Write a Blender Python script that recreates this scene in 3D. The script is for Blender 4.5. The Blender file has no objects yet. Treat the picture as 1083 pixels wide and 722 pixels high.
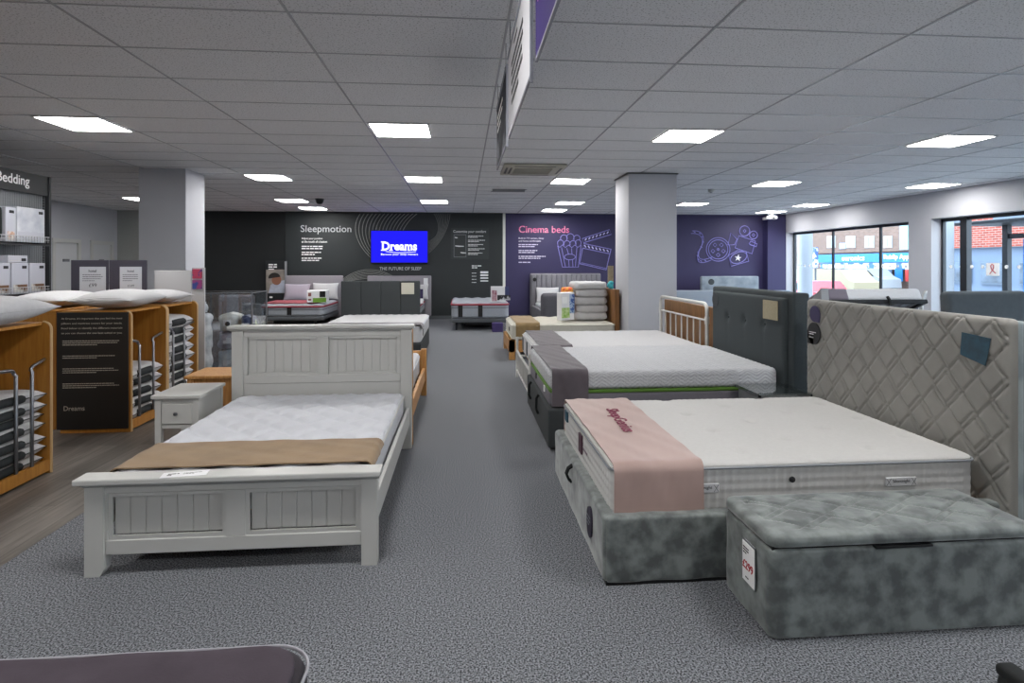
import bpy, bmesh, math, random
from mathutils import Vector, Matrix, Euler
from math import sin, cos, pi, radians, floor
random.seed(7)
SC = bpy.context.scene
COL = SC.collection
# ------------------------------------------------------------------ camera measures
F, CX, HY, CH, TH, HC = 605.0, 541.5, 279.0, 1.47, radians(4.87), 1.366
ct, st = cos(TH), sin(TH)
CZ = CH + HC                                   # ceiling height


def ray(u, v):
    a = (u - CX) / F
    return a * ct + st, -a * st + ct, (HY - v) / F


def atY(u, v, y):
    d = ray(u, v); t = y / d[1]
    return Vector((d[0] * t, y, CH + d[2] * t))


def atX(u, v, x):
    d = ray(u, v); t = x / d[0]
    return Vector((x, d[1] * t, CH + d[2] * t))


def atZ(u, v, z=0):
    d = ray(u, v); t = (z - CH) / d[2]
    return Vector((d[0] * t, d[1] * t, z))


# ------------------------------------------------------------------ materials
MATS = {}


def lin(c):
    return tuple((x / 12.92 if x <= .04045 else ((x + .055) / 1.055) ** 2.4) for x in c)


def hexc(h):
    return lin(tuple(int(h[i:i + 2], 16) / 255 for i in (0, 2, 4)))


def mat(name, col, rough=.6, var=0.0, scale=20, bump=0.0, bscale=200, metal=0, sheen=0, col2=None, detail=4, stretch=None, spec=.5, coat=0, ramp=(.35, .65)):
    """procedural principled material: col / col2 mixed by noise, plus fine bump"""
    if name in MATS: return MATS[name]
    m = bpy.data.materials.new(name); m.use_nodes = True
    nt = m.node_tree; b = nt.nodes['Principled BSDF']
    if isinstance(col, str): col = hexc(col)
    if isinstance(col2, str): col2 = hexc(col2)
    b.inputs['Roughness'].default_value = rough
    b.inputs['Metallic'].default_value = metal
    b.inputs['Specular IOR Level'].default_value = spec
    if sheen:
        b.inputs['Sheen Weight'].default_value = sheen
        b.inputs['Sheen Roughness'].default_value = .4
    if coat: b.inputs['Coat Weight'].default_value = coat
    tc = nt.nodes.new('ShaderNodeTexCoord')
    if col2 is None:
        col2 = tuple(min(1, c * (1 + var)) for c in col); c1 = tuple(c * (1 - var) for c in col)
    else:
        c1 = col
    mp = nt.nodes.new('ShaderNodeMapping')
    if stretch: mp.inputs['Scale'].default_value = stretch
    nt.links.new(tc.outputs['Object'], mp.inputs['Vector'])
    n = nt.nodes.new('ShaderNodeTexNoise'); n.inputs['Scale'].default_value = scale; n.inputs['Detail'].default_value = detail
    nt.links.new(mp.outputs[0], n.inputs['Vector'])
    r = nt.nodes.new('ShaderNodeValToRGB')
    r.color_ramp.elements[0].position = ramp[0]; r.color_ramp.elements[1].position = ramp[1]
    r.color_ramp.elements[0].color = (*c1, 1); r.color_ramp.elements[1].color = (*col2, 1)
    nt.links.new(n.outputs['Fac'], r.inputs['Fac'])
    nt.links.new(r.outputs['Color'], b.inputs['Base Color'])
    if bump:
        n2 = nt.nodes.new('ShaderNodeTexNoise'); n2.inputs['Scale'].default_value = bscale; n2.inputs['Detail'].default_value = 2
        nt.links.new(mp.outputs[0], n2.inputs['Vector'])
        bp = nt.nodes.new('ShaderNodeBump'); bp.inputs['Strength'].default_value = bump; bp.inputs['Distance'].default_value = .01
        nt.links.new(n2.outputs['Fac'], bp.inputs['Height']); nt.links.new(bp.outputs[0], b.inputs['Normal'])
    MATS[name] = m
    return m


def emit(name, col, strength):
    if name in MATS: return MATS[name]
    m = bpy.data.materials.new(name); m.use_nodes = True
    nt = m.node_tree; nt.nodes.clear()
    e = nt.nodes.new('ShaderNodeEmission'); o = nt.nodes.new('ShaderNodeOutputMaterial')
    if isinstance(col, str): col = hexc(col)
    e.inputs[0].default_value = (*col, 1); e.inputs[1].default_value = strength
    nt.links.new(e.outputs[0], o.inputs[0]); MATS[name] = m
    return m


def glassmat(name, alpha=.12, tint=(.9, .95, 1), rough=.02):
    """thin clear sheet: mostly transparent with a glossy coat"""
    if name in MATS: return MATS[name]
    m = bpy.data.materials.new(name); m.use_nodes = True
    nt = m.node_tree; nt.nodes.clear()
    t = nt.nodes.new('ShaderNodeBsdfTransparent'); t.inputs[0].default_value = (*tint, 1)
    g = nt.nodes.new('ShaderNodeBsdfGlossy'); g.inputs['Roughness'].default_value = rough
    mx = nt.nodes.new('ShaderNodeMixShader'); lw = nt.nodes.new('ShaderNodeLayerWeight'); lw.inputs[0].default_value = .5
    fr = nt.nodes.new('ShaderNodeMath'); fr.operation = 'POWER'; fr.inputs[1].default_value = 5; nt.links.new(lw.outputs['Facing'], fr.inputs[0])
    ad = nt.nodes.new('ShaderNodeMath'); ad.operation = 'ADD'; ad.inputs[1].default_value = alpha; ad.use_clamp = True
    o = nt.nodes.new('ShaderNodeOutputMaterial')
    nt.links.new(fr.outputs[0], ad.inputs[0]); nt.links.new(ad.outputs[0], mx.inputs[0])
    nt.links.new(t.outputs[0], mx.inputs[1]); nt.links.new(g.outputs[0], mx.inputs[2]); nt.links.new(mx.outputs[0], o.inputs[0])
    MATS[name] = m
    return m


def wood(name, c1, c2, axis='Z', scale=6, rough=.45):
    s = {'X': (1, 12, 12), 'Y': (12, 1, 12), 'Z': (12, 12, 1)}[axis]
    return mat(name, c1, rough, col2=c2, scale=scale, stretch=s, detail=6, bump=.05, bscale=40)


# ------------------------------------------------------------------ objects
BASE = {}                                     # world origin of every object


def tagit(o, label=None, cat=None, group=None, kind=None):
    if label: o['label'] = label
    if cat: o['category'] = cat
    if group: o['group'] = group
    if kind: o['kind'] = kind
    return o


def thing(name, label, cat, loc, group=None):
    o = bpy.data.objects.new(name, None); o.empty_display_size = .1
    COL.objects.link(o); o.location = loc; BASE[o] = Vector(loc)
    return tagit(o, label, cat, group)


class MB:
    """collects shapes given in world coordinates and links them as ONE mesh object"""
    def __init__(s): s.bm = bmesh.new()

    def _add(s, vs, fs):
        b = [s.bm.verts.new(v) for v in vs]
        for f in fs:
            try: s.bm.faces.new([b[i] for i in f])
            except ValueError: pass
        return b

    def box(s, x0, x1, y0, y1, z0, z1, bev=0, seg=1):
        if x0 > x1: x0, x1 = x1, x0
        if y0 > y1: y0, y1 = y1, y0
        if z0 > z1: z0, z1 = z1, z0
        t = bmesh.new()
        vs = [t.verts.new((x, y, z)) for x in (x0, x1) for y in (y0, y1) for z in (z0, z1)]
        for f in ((0, 1, 3, 2), (4, 6, 7, 5), (0, 4, 5, 1), (2, 3, 7, 6), (0, 2, 6, 4), (1, 5, 7, 3)):
            t.faces.new([vs[i] for i in f])
        if bev: bmesh.ops.bevel(t, geom=t.edges[:], offset=bev, segments=seg, affect='EDGES', profile=.5)
        s.merge(t); return s

    def merge(s, t, M=None):
        t.verts.index_update()
        s._add([(M @ v.co) if M else v.co.copy() for v in t.verts], [[v.index for v in f.verts] for f in t.faces])
        t.free()

    def obox(s, M, lx, ly, lz, bev=0, seg=1):
        """box centred at origin of matrix M"""
        q = MB(); q.box(-lx / 2, lx / 2, -ly / 2, ly / 2, -lz / 2, lz / 2, bev, seg); s.merge(q.bm, M); return s

    def prism(s, pts, axis, a, b):
        """polygon pts (2d) extruded along axis from a to b"""
        def P(p, t):
            return {'X': (t, p[0], p[1]), 'Y': (p[0], t, p[1]), 'Z': (p[0], p[1], t)}[axis]
        n = len(pts)
        s._add([P(p, a) for p in pts] + [P(p, b) for p in pts],
               [list(range(n))[::-1], [i + n for i in range(n)]] + [[i, (i + 1) % n, (i + 1) % n + n, i + n] for i in range(n)])
        return s

    def tube(s, pts, r, seg=8, closed=False):
        pts = [Vector(p) for p in pts]; n = len(pts)
        if n < 2: return s
        rings = []; up = None
        for i, p in enumerate(pts):
            if closed: d = pts[(i + 1) % n] - pts[i - 1]
            else: d = pts[min(i + 1, n - 1)] - pts[max(i - 1, 0)]
            if d.length < 1e-9: d = Vector((0, 0, 1))
            d.normalize()
            if up is None: up = d.orthogonal().normalized()
            up = (up - d * up.dot(d))
            up = up.normalized() if up.length > 1e-6 else d.orthogonal().normalized()
            w = d.cross(up)
            rings.append([s.bm.verts.new(p + (up * cos(2 * pi * k / seg) + w * sin(2 * pi * k / seg)) * r) for k in range(seg)])
        for i in range(n if closed else n - 1):
            A, B = rings[i], rings[(i + 1) % n]
            for k in range(seg): s.bm.faces.new((A[k], A[(k + 1) % seg], B[(k + 1) % seg], B[k]))
        if not closed:
            s.bm.faces.new(rings[0][::-1]); s.bm.faces.new(rings[-1])
        return s

    def lathe(s, cx, cy, prof, seg=24, axis='Z', cz=0):
        """prof: (radius, height) from bottom to top"""
        rings = []
        for r, h in prof:
            ring = []
            for k in range(seg):
                a = 2 * pi * k / seg; c, d = r * cos(a), r * sin(a)
                ring.append(s.bm.verts.new({'Z': (cx + c, cy + d, h), 'X': (h, cy + c, cz + d), 'Y': (cx + c, h, cz + d)}[axis]))
            rings.append(ring)
        for A, B in zip(rings, rings[1:]):
            for k in range(seg): s.bm.faces.new((A[k], A[(k + 1) % seg], B[(k + 1) % seg], B[k]))
        s.bm.faces.new(rings[0][::-1]); s.bm.faces.new(rings[-1]); return s

    def soft(s, x0, x1, y0, y1, z0, z1, r, step, disp=None, M=None, rp=None):
        """box with rounded edges made of fine grids; disp(p, n) -> offset along the normal.
        rp: a larger radius for the vertical (plan) corners"""
        c = Vector(((x0 + x1) / 2, (y0 + y1) / 2, (z0 + z1) / 2)); h = Vector(((x1 - x0) / 2, (y1 - y0) / 2, (z1 - z0) / 2))
        rp = rp or r; t = bmesh.new(); cache = {}
        if not isinstance(step, (tuple, list)): step = (step,) * 3
        N = [max(2, round(2 * h[i] / step[i])) for i in range(3)]
        # denser rows near the edges
        def coords(i):
            L = [-h[i] + 2 * h[i] * k / N[i] for k in range(N[i] + 1)]
            rr = min(rp if i < 2 else r, h[i] * .999)
            ex = [sgn * (h[i] - rr * q) for sgn in (-1, 1) for q in (.08, .3, .6, 1)]
            L = [q for q in L if abs(q) <= h[i] - rr or abs(abs(q) - h[i]) < 1e-9] + ex
            return sorted(set(round(q, 5) for q in L))
        Cs = [coords(i) for i in range(3)]
        def vert(p):
            k = (round(p.x, 5), round(p.y, 5), round(p.z, 5))
            if k in cache: return cache[k]
            q = p.copy(); nrm = Vector((0, 0, 0))
            # plan rounding
            ix, iy = h.x - rp, h.y - rp
            inn = Vector((max(-ix, min(ix, p.x)), max(-iy, min(iy, p.y)), 0))
            d = Vector((p.x, p.y, 0)) - inn
            if rp > r + 1e-6 and d.length > 1e-9 and abs(d.x) > 1e-9 and abs(d.y) > 1e-9:
                m = max(abs(d.x), abs(d.y)); d2 = d.normalized() * m
                q.x, q.y = inn.x + d2.x, inn.y + d2.y
                # edge rounding in the radial direction
                rad = m; ez = abs(q.z) - (h.z - r)
                er = rad - (rp - r)
                if ez > 0 and er > 0:
                    mm = max(ez, er); v2 = Vector((er, ez)).normalized() * mm
                    rad = rp - r + v2.x; qz = (h.z - r + v2.y) * (1 if q.z > 0 else -1)
                    q = Vector((inn.x + d.normalized().x * rad, inn.y + d.normalized().y * rad, qz))
                    nrm = Vector((d.normalized().x * v2.x, d.normalized().y * v2.x, v2.y * (1 if q.z > 0 else -1)))
                elif er > ez: nrm = d.normalized()
                else: nrm = Vector((0, 0, 1 if q.z > 0 else -1))
            else:
                ii = Vector([max(-(h[i] - r), min(h[i] - r, p[i])) for i in range(3)])
                e = p - ii
                if sum(1 for i in range(3) if abs(e[i]) > 1e-9) > 1:
                    m = max(abs(x) for x in e); e2 = e.normalized() * m
                    q = ii + e2; nrm = e2
                else: nrm = e
            nrm = nrm.normalized() if nrm.length > 0 else Vector((0, 0, 1))
            w = q + c
            if disp: w = w + nrm * disp(w, nrm)
            cache[k] = t.verts.new(w); return cache[k]
        for ax in range(3):
            o1, o2 = [i for i in range(3) if i != ax]
            for sg in (-1, 1):
                g = []
                for a in Cs[o1]:
                    row = []
                    for b in Cs[o2]:
                        p = Vector((0, 0, 0)); p[ax] = sg * h[ax]; p[o1] = a; p[o2] = b; row.append(vert(p))
                    g.append(row)
                for i in range(len(g) - 1):
                    for j in range(len(g[0]) - 1):
                        vs = [g[i][j], g[i + 1][j], g[i + 1][j + 1], g[i][j + 1]]
                        if (sg > 0) == (ax == 1): vs = vs[::-1]
                        vs2 = []
                        for v in vs:
                            if v not in vs2: vs2.append(v)
                        if len(vs2) > 2:
                            try: t.faces.new(vs2)
                            except ValueError: pass
        s.merge(t, M); return s

    def pillow(s, M, lx, ly, lz, pw=2.6, n=14, sag=.0):
        """pillow shape with pointed corners, seam round the middle"""
        for sg in (-1, 1):
            g = []
            for i in range(n + 1):
                row = []
                for j in range(n + 1):
                    u, v = -1 + 2 * i / n, -1 + 2 * j / n
                    uu, vv = sin(u * pi / 2), sin(v * pi / 2)
                    t = ((1 - abs(uu) ** pw) * (1 - abs(vv) ** pw)) ** .55
                    k = 1 - .07 * (1 - abs(vv) ** 2) * abs(uu) ** 2; k2 = 1 - .07 * (1 - abs(uu) ** 2) * abs(vv) ** 2
                    row.append(s.bm.verts.new(M @ Vector((uu * k * lx / 2, vv * k2 * ly / 2, sg * t * lz / 2 - sag * t))))
                g.append(row)
            for i in range(n):
                for j in range(n):
                    vs = [g[i][j], g[i + 1][j], g[i + 1][j + 1], g[i][j + 1]]
                    s.bm.faces.new(vs if sg > 0 else vs[::-1])
        return s

    def build(s, name, m, parent=None, smooth=None, label=None, merge=0, kind=None):
        if merge: bmesh.ops.remove_doubles(s.bm, verts=s.bm.verts[:], dist=merge)
        if parent is not None: o0 = BASE[parent]
        else:
            xs = [v.co for v in s.bm.verts]
            o0 = Vector(((min(v.x for v in xs) + max(v.x for v in xs)) / 2, (min(v.y for v in xs) + max(v.y for v in xs)) / 2, min(v.z for v in xs)))
        bmesh.ops.translate(s.bm, verts=s.bm.verts[:], vec=-o0)
        if smooth is not None: bmesh.ops.recalc_face_normals(s.bm, faces=s.bm.faces[:])
        me = bpy.data.meshes.new(name); s.bm.to_mesh(me); s.bm.free()
        if smooth is not None:
            for p in me.polygons: p.use_smooth = True
            if smooth < 180: me.set_sharp_from_angle(angle=radians(smooth))
        me.materials.append(m)
        o = bpy.data.objects.new(name, me); COL.objects.link(o)
        BASE[o] = o0.copy()
        if parent is not None: o.parent = parent
        else: o.location = o0
        if label: o['label'] = label
        if kind: o['kind'] = kind
        return o


def struct(name, mb, m, parent=None, smooth=None):
    o = mb.build(name, m, parent, smooth)
    if parent is None: o['kind'] = 'structure'
    return o


def copy_tree(o, name=None, parent=None):
    c = o.copy(); COL.objects.link(c); BASE[c] = BASE[o].copy()
    if parent is not None: c.parent = parent
    for ch in [x for x in COL.objects if x.parent == o]: copy_tree(ch, None, c)
    return c


_txt = {}


def glyphs(text, bold=0.0, space=1.0):
    """mesh data of a word: list of verts (x, y) scaled to cap height 1, faces"""
    k = (text, bold, space)
    if k in _txt: return _txt[k]
    cu = bpy.data.curves.new('t', 'FONT'); cu.body = text; cu.offset = bold; cu.space_character = space; cu.resolution_u = 3; cu.fill_mode = 'BOTH'
    o = bpy.data.objects.new('t', cu); COL.objects.link(o)
    dg = bpy.context.evaluated_depsgraph_get(); dg.update()
    me = bpy.data.meshes.new_from_object(o.evaluated_get(dg))
    vs = [(v.co.x, v.co.y) for v in me.vertices]; fs = [list(p.vertices) for p in me.polygons]
    COL.objects.unlink(o); bpy.data.objects.remove(o); bpy.data.curves.remove(cu); bpy.data.meshes.remove(me)
    _txt[k] = (vs, fs); return vs, fs


def write(mb, text, org, right, up, width=None, height=None, bold=0.0, thick=.002, space=1.0):
    """letters of real thickness; org = lower left of the ink box, right/up unit vectors"""
    vs, fs = glyphs(text, bold, space)
    if not vs: return
    x0, x1 = min(v[0] for v in vs), max(v[0] for v in vs); y0, y1 = min(v[1] for v in vs), max(v[1] for v in vs)
    sx = width / (x1 - x0) if width else None; sy = height / (y1 - y0) if height else None
    sx = sx or sy; sy = sy or sx
    org, right, up = Vector(org), Vector(right).normalized(), Vector(up).normalized(); n = right.cross(up)
    co = [org + right * (v[0] - x0) * sx + up * (v[1] - y0) * sy for v in vs]
    N = len(co)
    from collections import Counter
    ed = Counter(); dr = {}
    for f in fs:
        for a, b in zip(f, f[1:] + f[:1]):
            ed[frozenset((a, b))] += 1; dr[frozenset((a, b))] = (a, b)
    faces = [[i + N for i in f] for f in fs]
    faces += [[a, b, b + N, a + N] for e, c in ed.items() if c == 1 for a, b in (dr[e],)]
    mb._add(co + [c + n * thick for c in co], faces)


def lines(mb, org, right, up, width, nlines, h, gap, thick=.0015, seed=1, last=.6):
    """small print too fine to read: short word-length bars in rows, going down from org"""
    rnd = random.Random(seed); org, right, up = Vector(org), Vector(right).normalized(), Vector(up).normalized(); n = right.cross(up)
    for k in range(nlines):
        x = 0; W = width * (last if k == nlines - 1 else rnd.uniform(.88, 1))
        while x < W - h:
            w = min(rnd.uniform(1.5, 5) * h, W - x); o = org - up * (k * gap) + right * x
            c = [o, o + right * w, o + right * w + up * h, o + up * h]
            mb._add(c + [p + n * thick for p in c], [[4, 5, 6, 7], [0, 1, 5, 4], [1, 2, 6, 5], [2, 3, 7, 6], [3, 0, 4, 7]])
            x += w + h * .6


def arc(c, r, a0, a1, n=24, plane='XZ', ry=None):
    ry = ry or r; o = []
    for i in range(n + 1):
        a = radians(a0 + (a1 - a0) * i / n)
        p = (c[0] + r * cos(a), c[1] + ry * sin(a)); o.append(p)
    return o


def Mt(x, y, z, rx=0, ry=0, rz=0):
    return Matrix.Translation((x, y, z)) @ Euler((radians(rx), radians(ry), radians(rz))).to_matrix().to_4x4()


# shared palette
WHITEP = mat('white_satin_paint', 'bcbcb9', .35, var=.02, scale=3)
WALLW = mat('white_wall_paint', 'b6b7bc', .7, var=.02, scale=2)
WALLP = mat('pale_grey_wall_paint', 'b5b6bc', .7, var=.02, scale=2)
TICK = mat('mattress_ticking', 'bebec0', .8, var=.03, scale=60, bump=.15, bscale=400)
TICKB = mat('mattress_border_fabric', 'bfc4cf', .8, var=.04, scale=60, bump=.15, bscale=400)
CREAM = mat('cream_ticking', 'bdbbb0', .8, var=.03, scale=60, bump=.1, bscale=300)
CHAR = mat('charcoal_fabric', '34383a', .9, var=.15, scale=200, bump=.2, bscale=500)
DARKP = mat('mauve_grey_suede', '564f55', .85, var=.1, scale=8, sheen=.3, bump=.1, bscale=200)
BLACK = mat('black_plastic', '101113', .4, var=.05)
BLACKF = mat('black_fabric', '121516', .9, var=.1, scale=100)
CHROME = mat('brushed_steel', '8a8c90', .3, var=.03, metal=1)
OAK = wood('oak', 'a8763f', 'c08f55', 'Z')
OAKH = wood('oak_rail', 'a8763f', 'c08f55', 'Y')
PLYW = wood('honey_plywood', 'a8702c', 'b98338', 'Z', scale=4)
WHITE = mat('white_print', 'f2f2f2', .5, var=.01)
CARD = mat('white_card', 'e4e4e6', .5, var=.01)
GREYP = mat('grey_print', '8b8f94', .5, var=.01)
PURP = mat('dark_purple_card', '2a2247', .5, var=.03)
INK = mat('black_ink', '141418', .6, var=.02)
# ================================================================== SETTING
XL, XR, YB, YF = -8.8, 8.9, 15.4, -3.2
m = mat('loop_carpet', '232529', .95, col2='8f9298', scale=140, detail=3, bump=.12, bscale=200, ramp=(.38, .63))
q = MB(); q.box(-2.24, XR + .3, YF, YB, -.1, 0); struct('floor', q, m)
# vinyl planks
m = bpy.data.materials.new('grey_oak_vinyl_planks'); m.use_nodes = True; nt = m.node_tree; b = nt.nodes['Principled BSDF']; b.inputs['Roughness'].default_value = .38
tc = nt.nodes.new('ShaderNodeTexCoord'); mp = nt.nodes.new('ShaderNodeMapping'); mp.inputs['Rotation'].default_value = (0, 0, pi / 2)
br = nt.nodes.new('ShaderNodeTexBrick'); br.inputs['Scale'].default_value = 1; br.inputs['Brick Width'].default_value = 1.2; br.inputs['Row Height'].default_value = .16; br.inputs['Mortar Size'].default_value = .0015
br.inputs['Color1'].default_value = (*hexc('5b5651'), 1); br.inputs['Color2'].default_value = (*hexc('77716c'), 1); br.inputs['Mortar'].default_value = (*hexc('3c3936'), 1); br.offset = .37
nz = nt.nodes.new('ShaderNodeTexNoise'); nz.inputs['Scale'].default_value = 3; nz.inputs['Detail'].default_value = 8; mp2 = nt.nodes.new('ShaderNodeMapping'); mp2.inputs['Scale'].default_value = (14, 1.2, 1)
mx = nt.nodes.new('ShaderNodeMixRGB'); mx.blend_type = 'OVERLAY'; mx.inputs[0].default_value = .75
L = nt.links.new
L(tc.outputs['Object'], mp.inputs[0]); L(mp.outputs[0], br.inputs['Vector']); L(tc.outputs['Object'], mp2.inputs[0]); L(mp2.outputs[0], nz.inputs['Vector'])
L(br.outputs['Color'], mx.inputs[1]); L(nz.outputs['Fac'], mx.inputs[2]); L(mx.outputs[0], b.inputs['Base Color'])
q = MB(); q.box(XL - .3, -2.24, YF, YB, -.1, .001); struct('floor', q, m)

# ceiling: mineral tiles and the grid they lie in
m = mat('mineral_ceiling_tile', '9c9da0', .9, col2='e0e1e4', scale=95, detail=3, ramp=(.34, .43), bump=.3, bscale=95)
q = MB(); q.box(XL - .3, XR + .3, YF, YB + .4, CZ + .002, CZ + .1); struct('ceiling', q, m)
GX = [-.95 + 1.2 * k for k in range(-7, 9)]
GY = [6.22 - .605 * k for k in range(0, 16)] + [6.22 + .5567 * k for k in range(1, 6)] + [9.6 + .554 * k for k in range(0, 6)] + [12.97 + .58 * k for k in range(0, 5)]
q = MB()
for x in GX: q.box(x - .007, x + .007, YF, YB, CZ - .003, CZ + .003)
for y in GY: q.box(XL, XR, y - .005, y + .005, CZ - .002, CZ + .003)
struct('trim_1', q, mat('grid_bar_paint', 'b4b6bb', .25))

# walls
q = MB(); q.box(XL - .3, -6.85, YB, YB + .2, 0, CZ); struct('wall_back', q, mat('pale_grey_green_wall', '9a9c98', .7, var=.02))
BK = mat('black_green_wall_paint', '15191b', .7, var=.05, scale=3)
q = MB(); q.box(-6.85, -4.62, YB, YB + .2, 0, CZ); struct('wall_back', q, BK)
q = MB(); q.box(-4.62, 1.06, YB - .04, YB + .2, 0, CZ); struct('wall_back', q, mat('charcoal_wall_panel', '22282a', .6, var=.03, scale=2))
PW = mat('purple_wall_paint', '2f2a52', .6, var=.03, scale=2)
q = MB(); q.box(1.13, XR + .3, YB, YB + .2, 0, CZ); struct('wall_back', q, PW)
q = MB(); q.box(8.37, XR, 15.13, YB, 0, CZ); struct('wall_back', q, PW)
q = MB(); q.box(1.06, 1.13, YB - .05, YB + .2, 0, CZ); struct('trim_2', q, mat('aluminium_trim', 'd8d8d2', .4))
q = MB(); q.box(XL, XR, YB - .055, YB - .041, 0, .09); struct('baseboard_back', q, mat('grey_skirting', '54585c', .5))
# left wall with two doors
DY = [(13.14, 13.93), (14.4, 15.17)]
q = MB(); q.box(XL - .2, XL, YF, 13.14, 0, CZ); q.box(XL - .2, XL, 13.93, 14.4, 0, CZ); q.box(XL - .2, XL, 15.17, YB, 0, CZ)
q.box(XL - .2, XL, 13.14, 13.93, 1.97, CZ); q.box(XL - .2, XL, 14.4, 15.17, 1.97, CZ); struct('wall_left', q, WALLW)
for i, (a, c) in enumerate(DY):
    q = MB(); q.box(XL - .06, XL - .02, a + .03, c - .03, 0, 1.94)
    d = struct('door_%d' % (i + 1), q, mat('door_paint', 'bfc0c2', .4))
    q = MB(); q.box(XL - .0, XL + .02, a - .06, a + .03, 0, 1.94); q.box(XL - .0, XL + .02, c - .03, c + .06, 0, 1.94); q.box(XL - .0, XL + .02, a - .06, c + .06, 1.94, 2.03); q.box(XL - .08, XL, a, a + .03, 0, 1.94); q.box(XL - .08, XL, c - .03, c, 0, 1.94); q.box(XL - .08, XL, a, c, 1.94, 1.97)
    q.build('door_frame', WHITEP, d)
    q = MB(); q.box(XL - .02, XL + .0, a + .3, c - .3, 1.52, 1.58)
    q.build('door_sign', mat('sign_grey', '6a6c70', .5), d)
    q = MB(); q.tube([(XL - .02, c - .1, 1), (XL + .04, c - .1, 1), (XL + .04, c - .22, 1)], .01); q.build('door_handle', CHROME, d)
q = MB(); q.box(XL, XL + .015, 8, 13.05, 0, .12); struct('baseboard_left', q, WHITEP)
# front wall closes the room behind the camera
q = MB(); q.box(XL - .3, XR + .3, YF - .2, YF, 0, CZ); struct('wall_front', q, WALLP)

# right wall: bulkhead over shopfront windows
WIN = [(10.76, 15.12), (4.6, 10.2), (-1.2, 4.0)]
q = MB(); q.box(XR, XR + .3, YF, YB, 2.33, CZ)
ys = [YF, -1.2, 4.0, 4.6, 10.2, 10.76, 15.12, YB]
for a, c in zip(ys[::2], ys[1::2]): q.box(XR, XR + .3, a, c, 0, 2.33)
for a, c in WIN: q.box(XR, XR + .3, a, c, 0, .12)
struct('wall_right', q, WALLP)
FR = mat('anthracite_window_frame', '1c2026', .4)
GL = glassmat('shop_window_glass', .01, (.97, .99, 1))
for i, (a, c) in enumerate(WIN):
    x = XR + .2; q = MB()
    q.box(x, x + .06, a, c, .12, .18); q.box(x, x + .06, a, c, 2.27, 2.33); q.box(x, x + .06, a, a + .05, .12, 2.33); q.box(x, x + .06, c - .05, c, .12, 2.33)
    if i == 0:
        for yy in (11.82, 13.44): q.box(x + .01, x + .05, yy - .025, yy + .025, .12, 2.33)
    elif i == 1: q.box(x - .02, x + .08, 9.62, 9.76, .12, 2.33); q.box(x, x + .06, 7.2, 7.26, .12, 2.33)
    else: q.box(x, x + .06, 1.4, 1.46, .12, 2.33)
    w = struct('window_%d' % (i + 1), q, FR)
    q = MB(); q.box(x + .025, x + .031, a + .05, c - .05, .18, 2.27); q.build('pane', GL, w)
    q = MB(); n = int((c - a) / .22)
    for k in range(n):
        yy = a + .12 + k * .22
        q.lathe(0, yy, [(.032, x + .020), (.032, x + .024)], 14, 'X', 1.42)
    q.build('manifestation_dots', WHITE, w)
# columns
q = MB(); q.box(-4.61, -3.97, 8.58, 9.18, 0, CZ); struct('wall_pillar_left', q, WALLP)
q = MB(); q.box(2.46, 3.2, 8.37, 9.1, 0, CZ); struct('wall_pillar_right', q, WALLP)
q = MB(); q.box(2.44, 3.22, 8.35, 9.12, CZ - .02, CZ - .004); struct('trim_3', q, mat('dark_trim', '4a4c50', .5))

# ================================================================== CEILING FITTINGS
LW = emit('led_panel_light', (1, .985, .96), 27)
rows = {5.61: 'nearest row', 9.01: 'second row', 12.35: 'third row', 14.1: 'rearmost row', 1.9: 'row over the front beds', -1.2: 'row behind the camera'}
cols = {-3.97: 'left of the white bed', -.93: 'above the white bed line', 2.07: 'above the right-hand bed line', 5.07: 'right of the pillar', 8.05: 'along the windows', -7.0: 'far left'}
spots = [(x, 5.61) for x in (-3.97, -.93, 2.07, 5.07)] + [(x, 9.01) for x in (-3.35, -.93, 1.45, 5.0, 7.85)] + [(x, 12.35) for x in (-7.0, -3.97, -.93, 2.07, 4.9, 7.75)] + [(x, 14.1) for x in (-3.97, 2.0, 7.75)]
spots += [(x, y) for x in (-3.97, -.93, 2.07, 5.07) for y in (1.9, -1.2)]
fx = emit_first = None
for x, y in spots:
    c = (x + .3, y + .3, CZ)
    if fx is None:
        fx = thing('ceiling_light', None, 'ceiling light', c, 'square light panels in the ceiling')
        q = MB(); X0, Y0 = c[0], c[1]
        for a in (0, 1):
            s_ = -1 if a == 0 else 1
            q.box(X0 + s_ * .297, X0 + s_ * .28, Y0 - .297, Y0 + .297, CZ - .012, CZ - .001); q.box(X0 - .28, X0 + .28, Y0 + s_ * .297, Y0 + s_ * .28, CZ - .012, CZ - .001)
        q.build('light_frame', WHITEP, fx)
        q = MB(); q.box(X0 - .28, X0 + .28, Y0 - .28, Y0 + .28, CZ - .009, CZ - .002); q.build('diffuser', LW, fx); o = fx
    else:
        o = copy_tree(fx); o.location = c
    o['label'] = 'square light panel, %s, %s' % (rows[y], cols[min(cols, key=lambda c: abs(c - x))])

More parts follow.
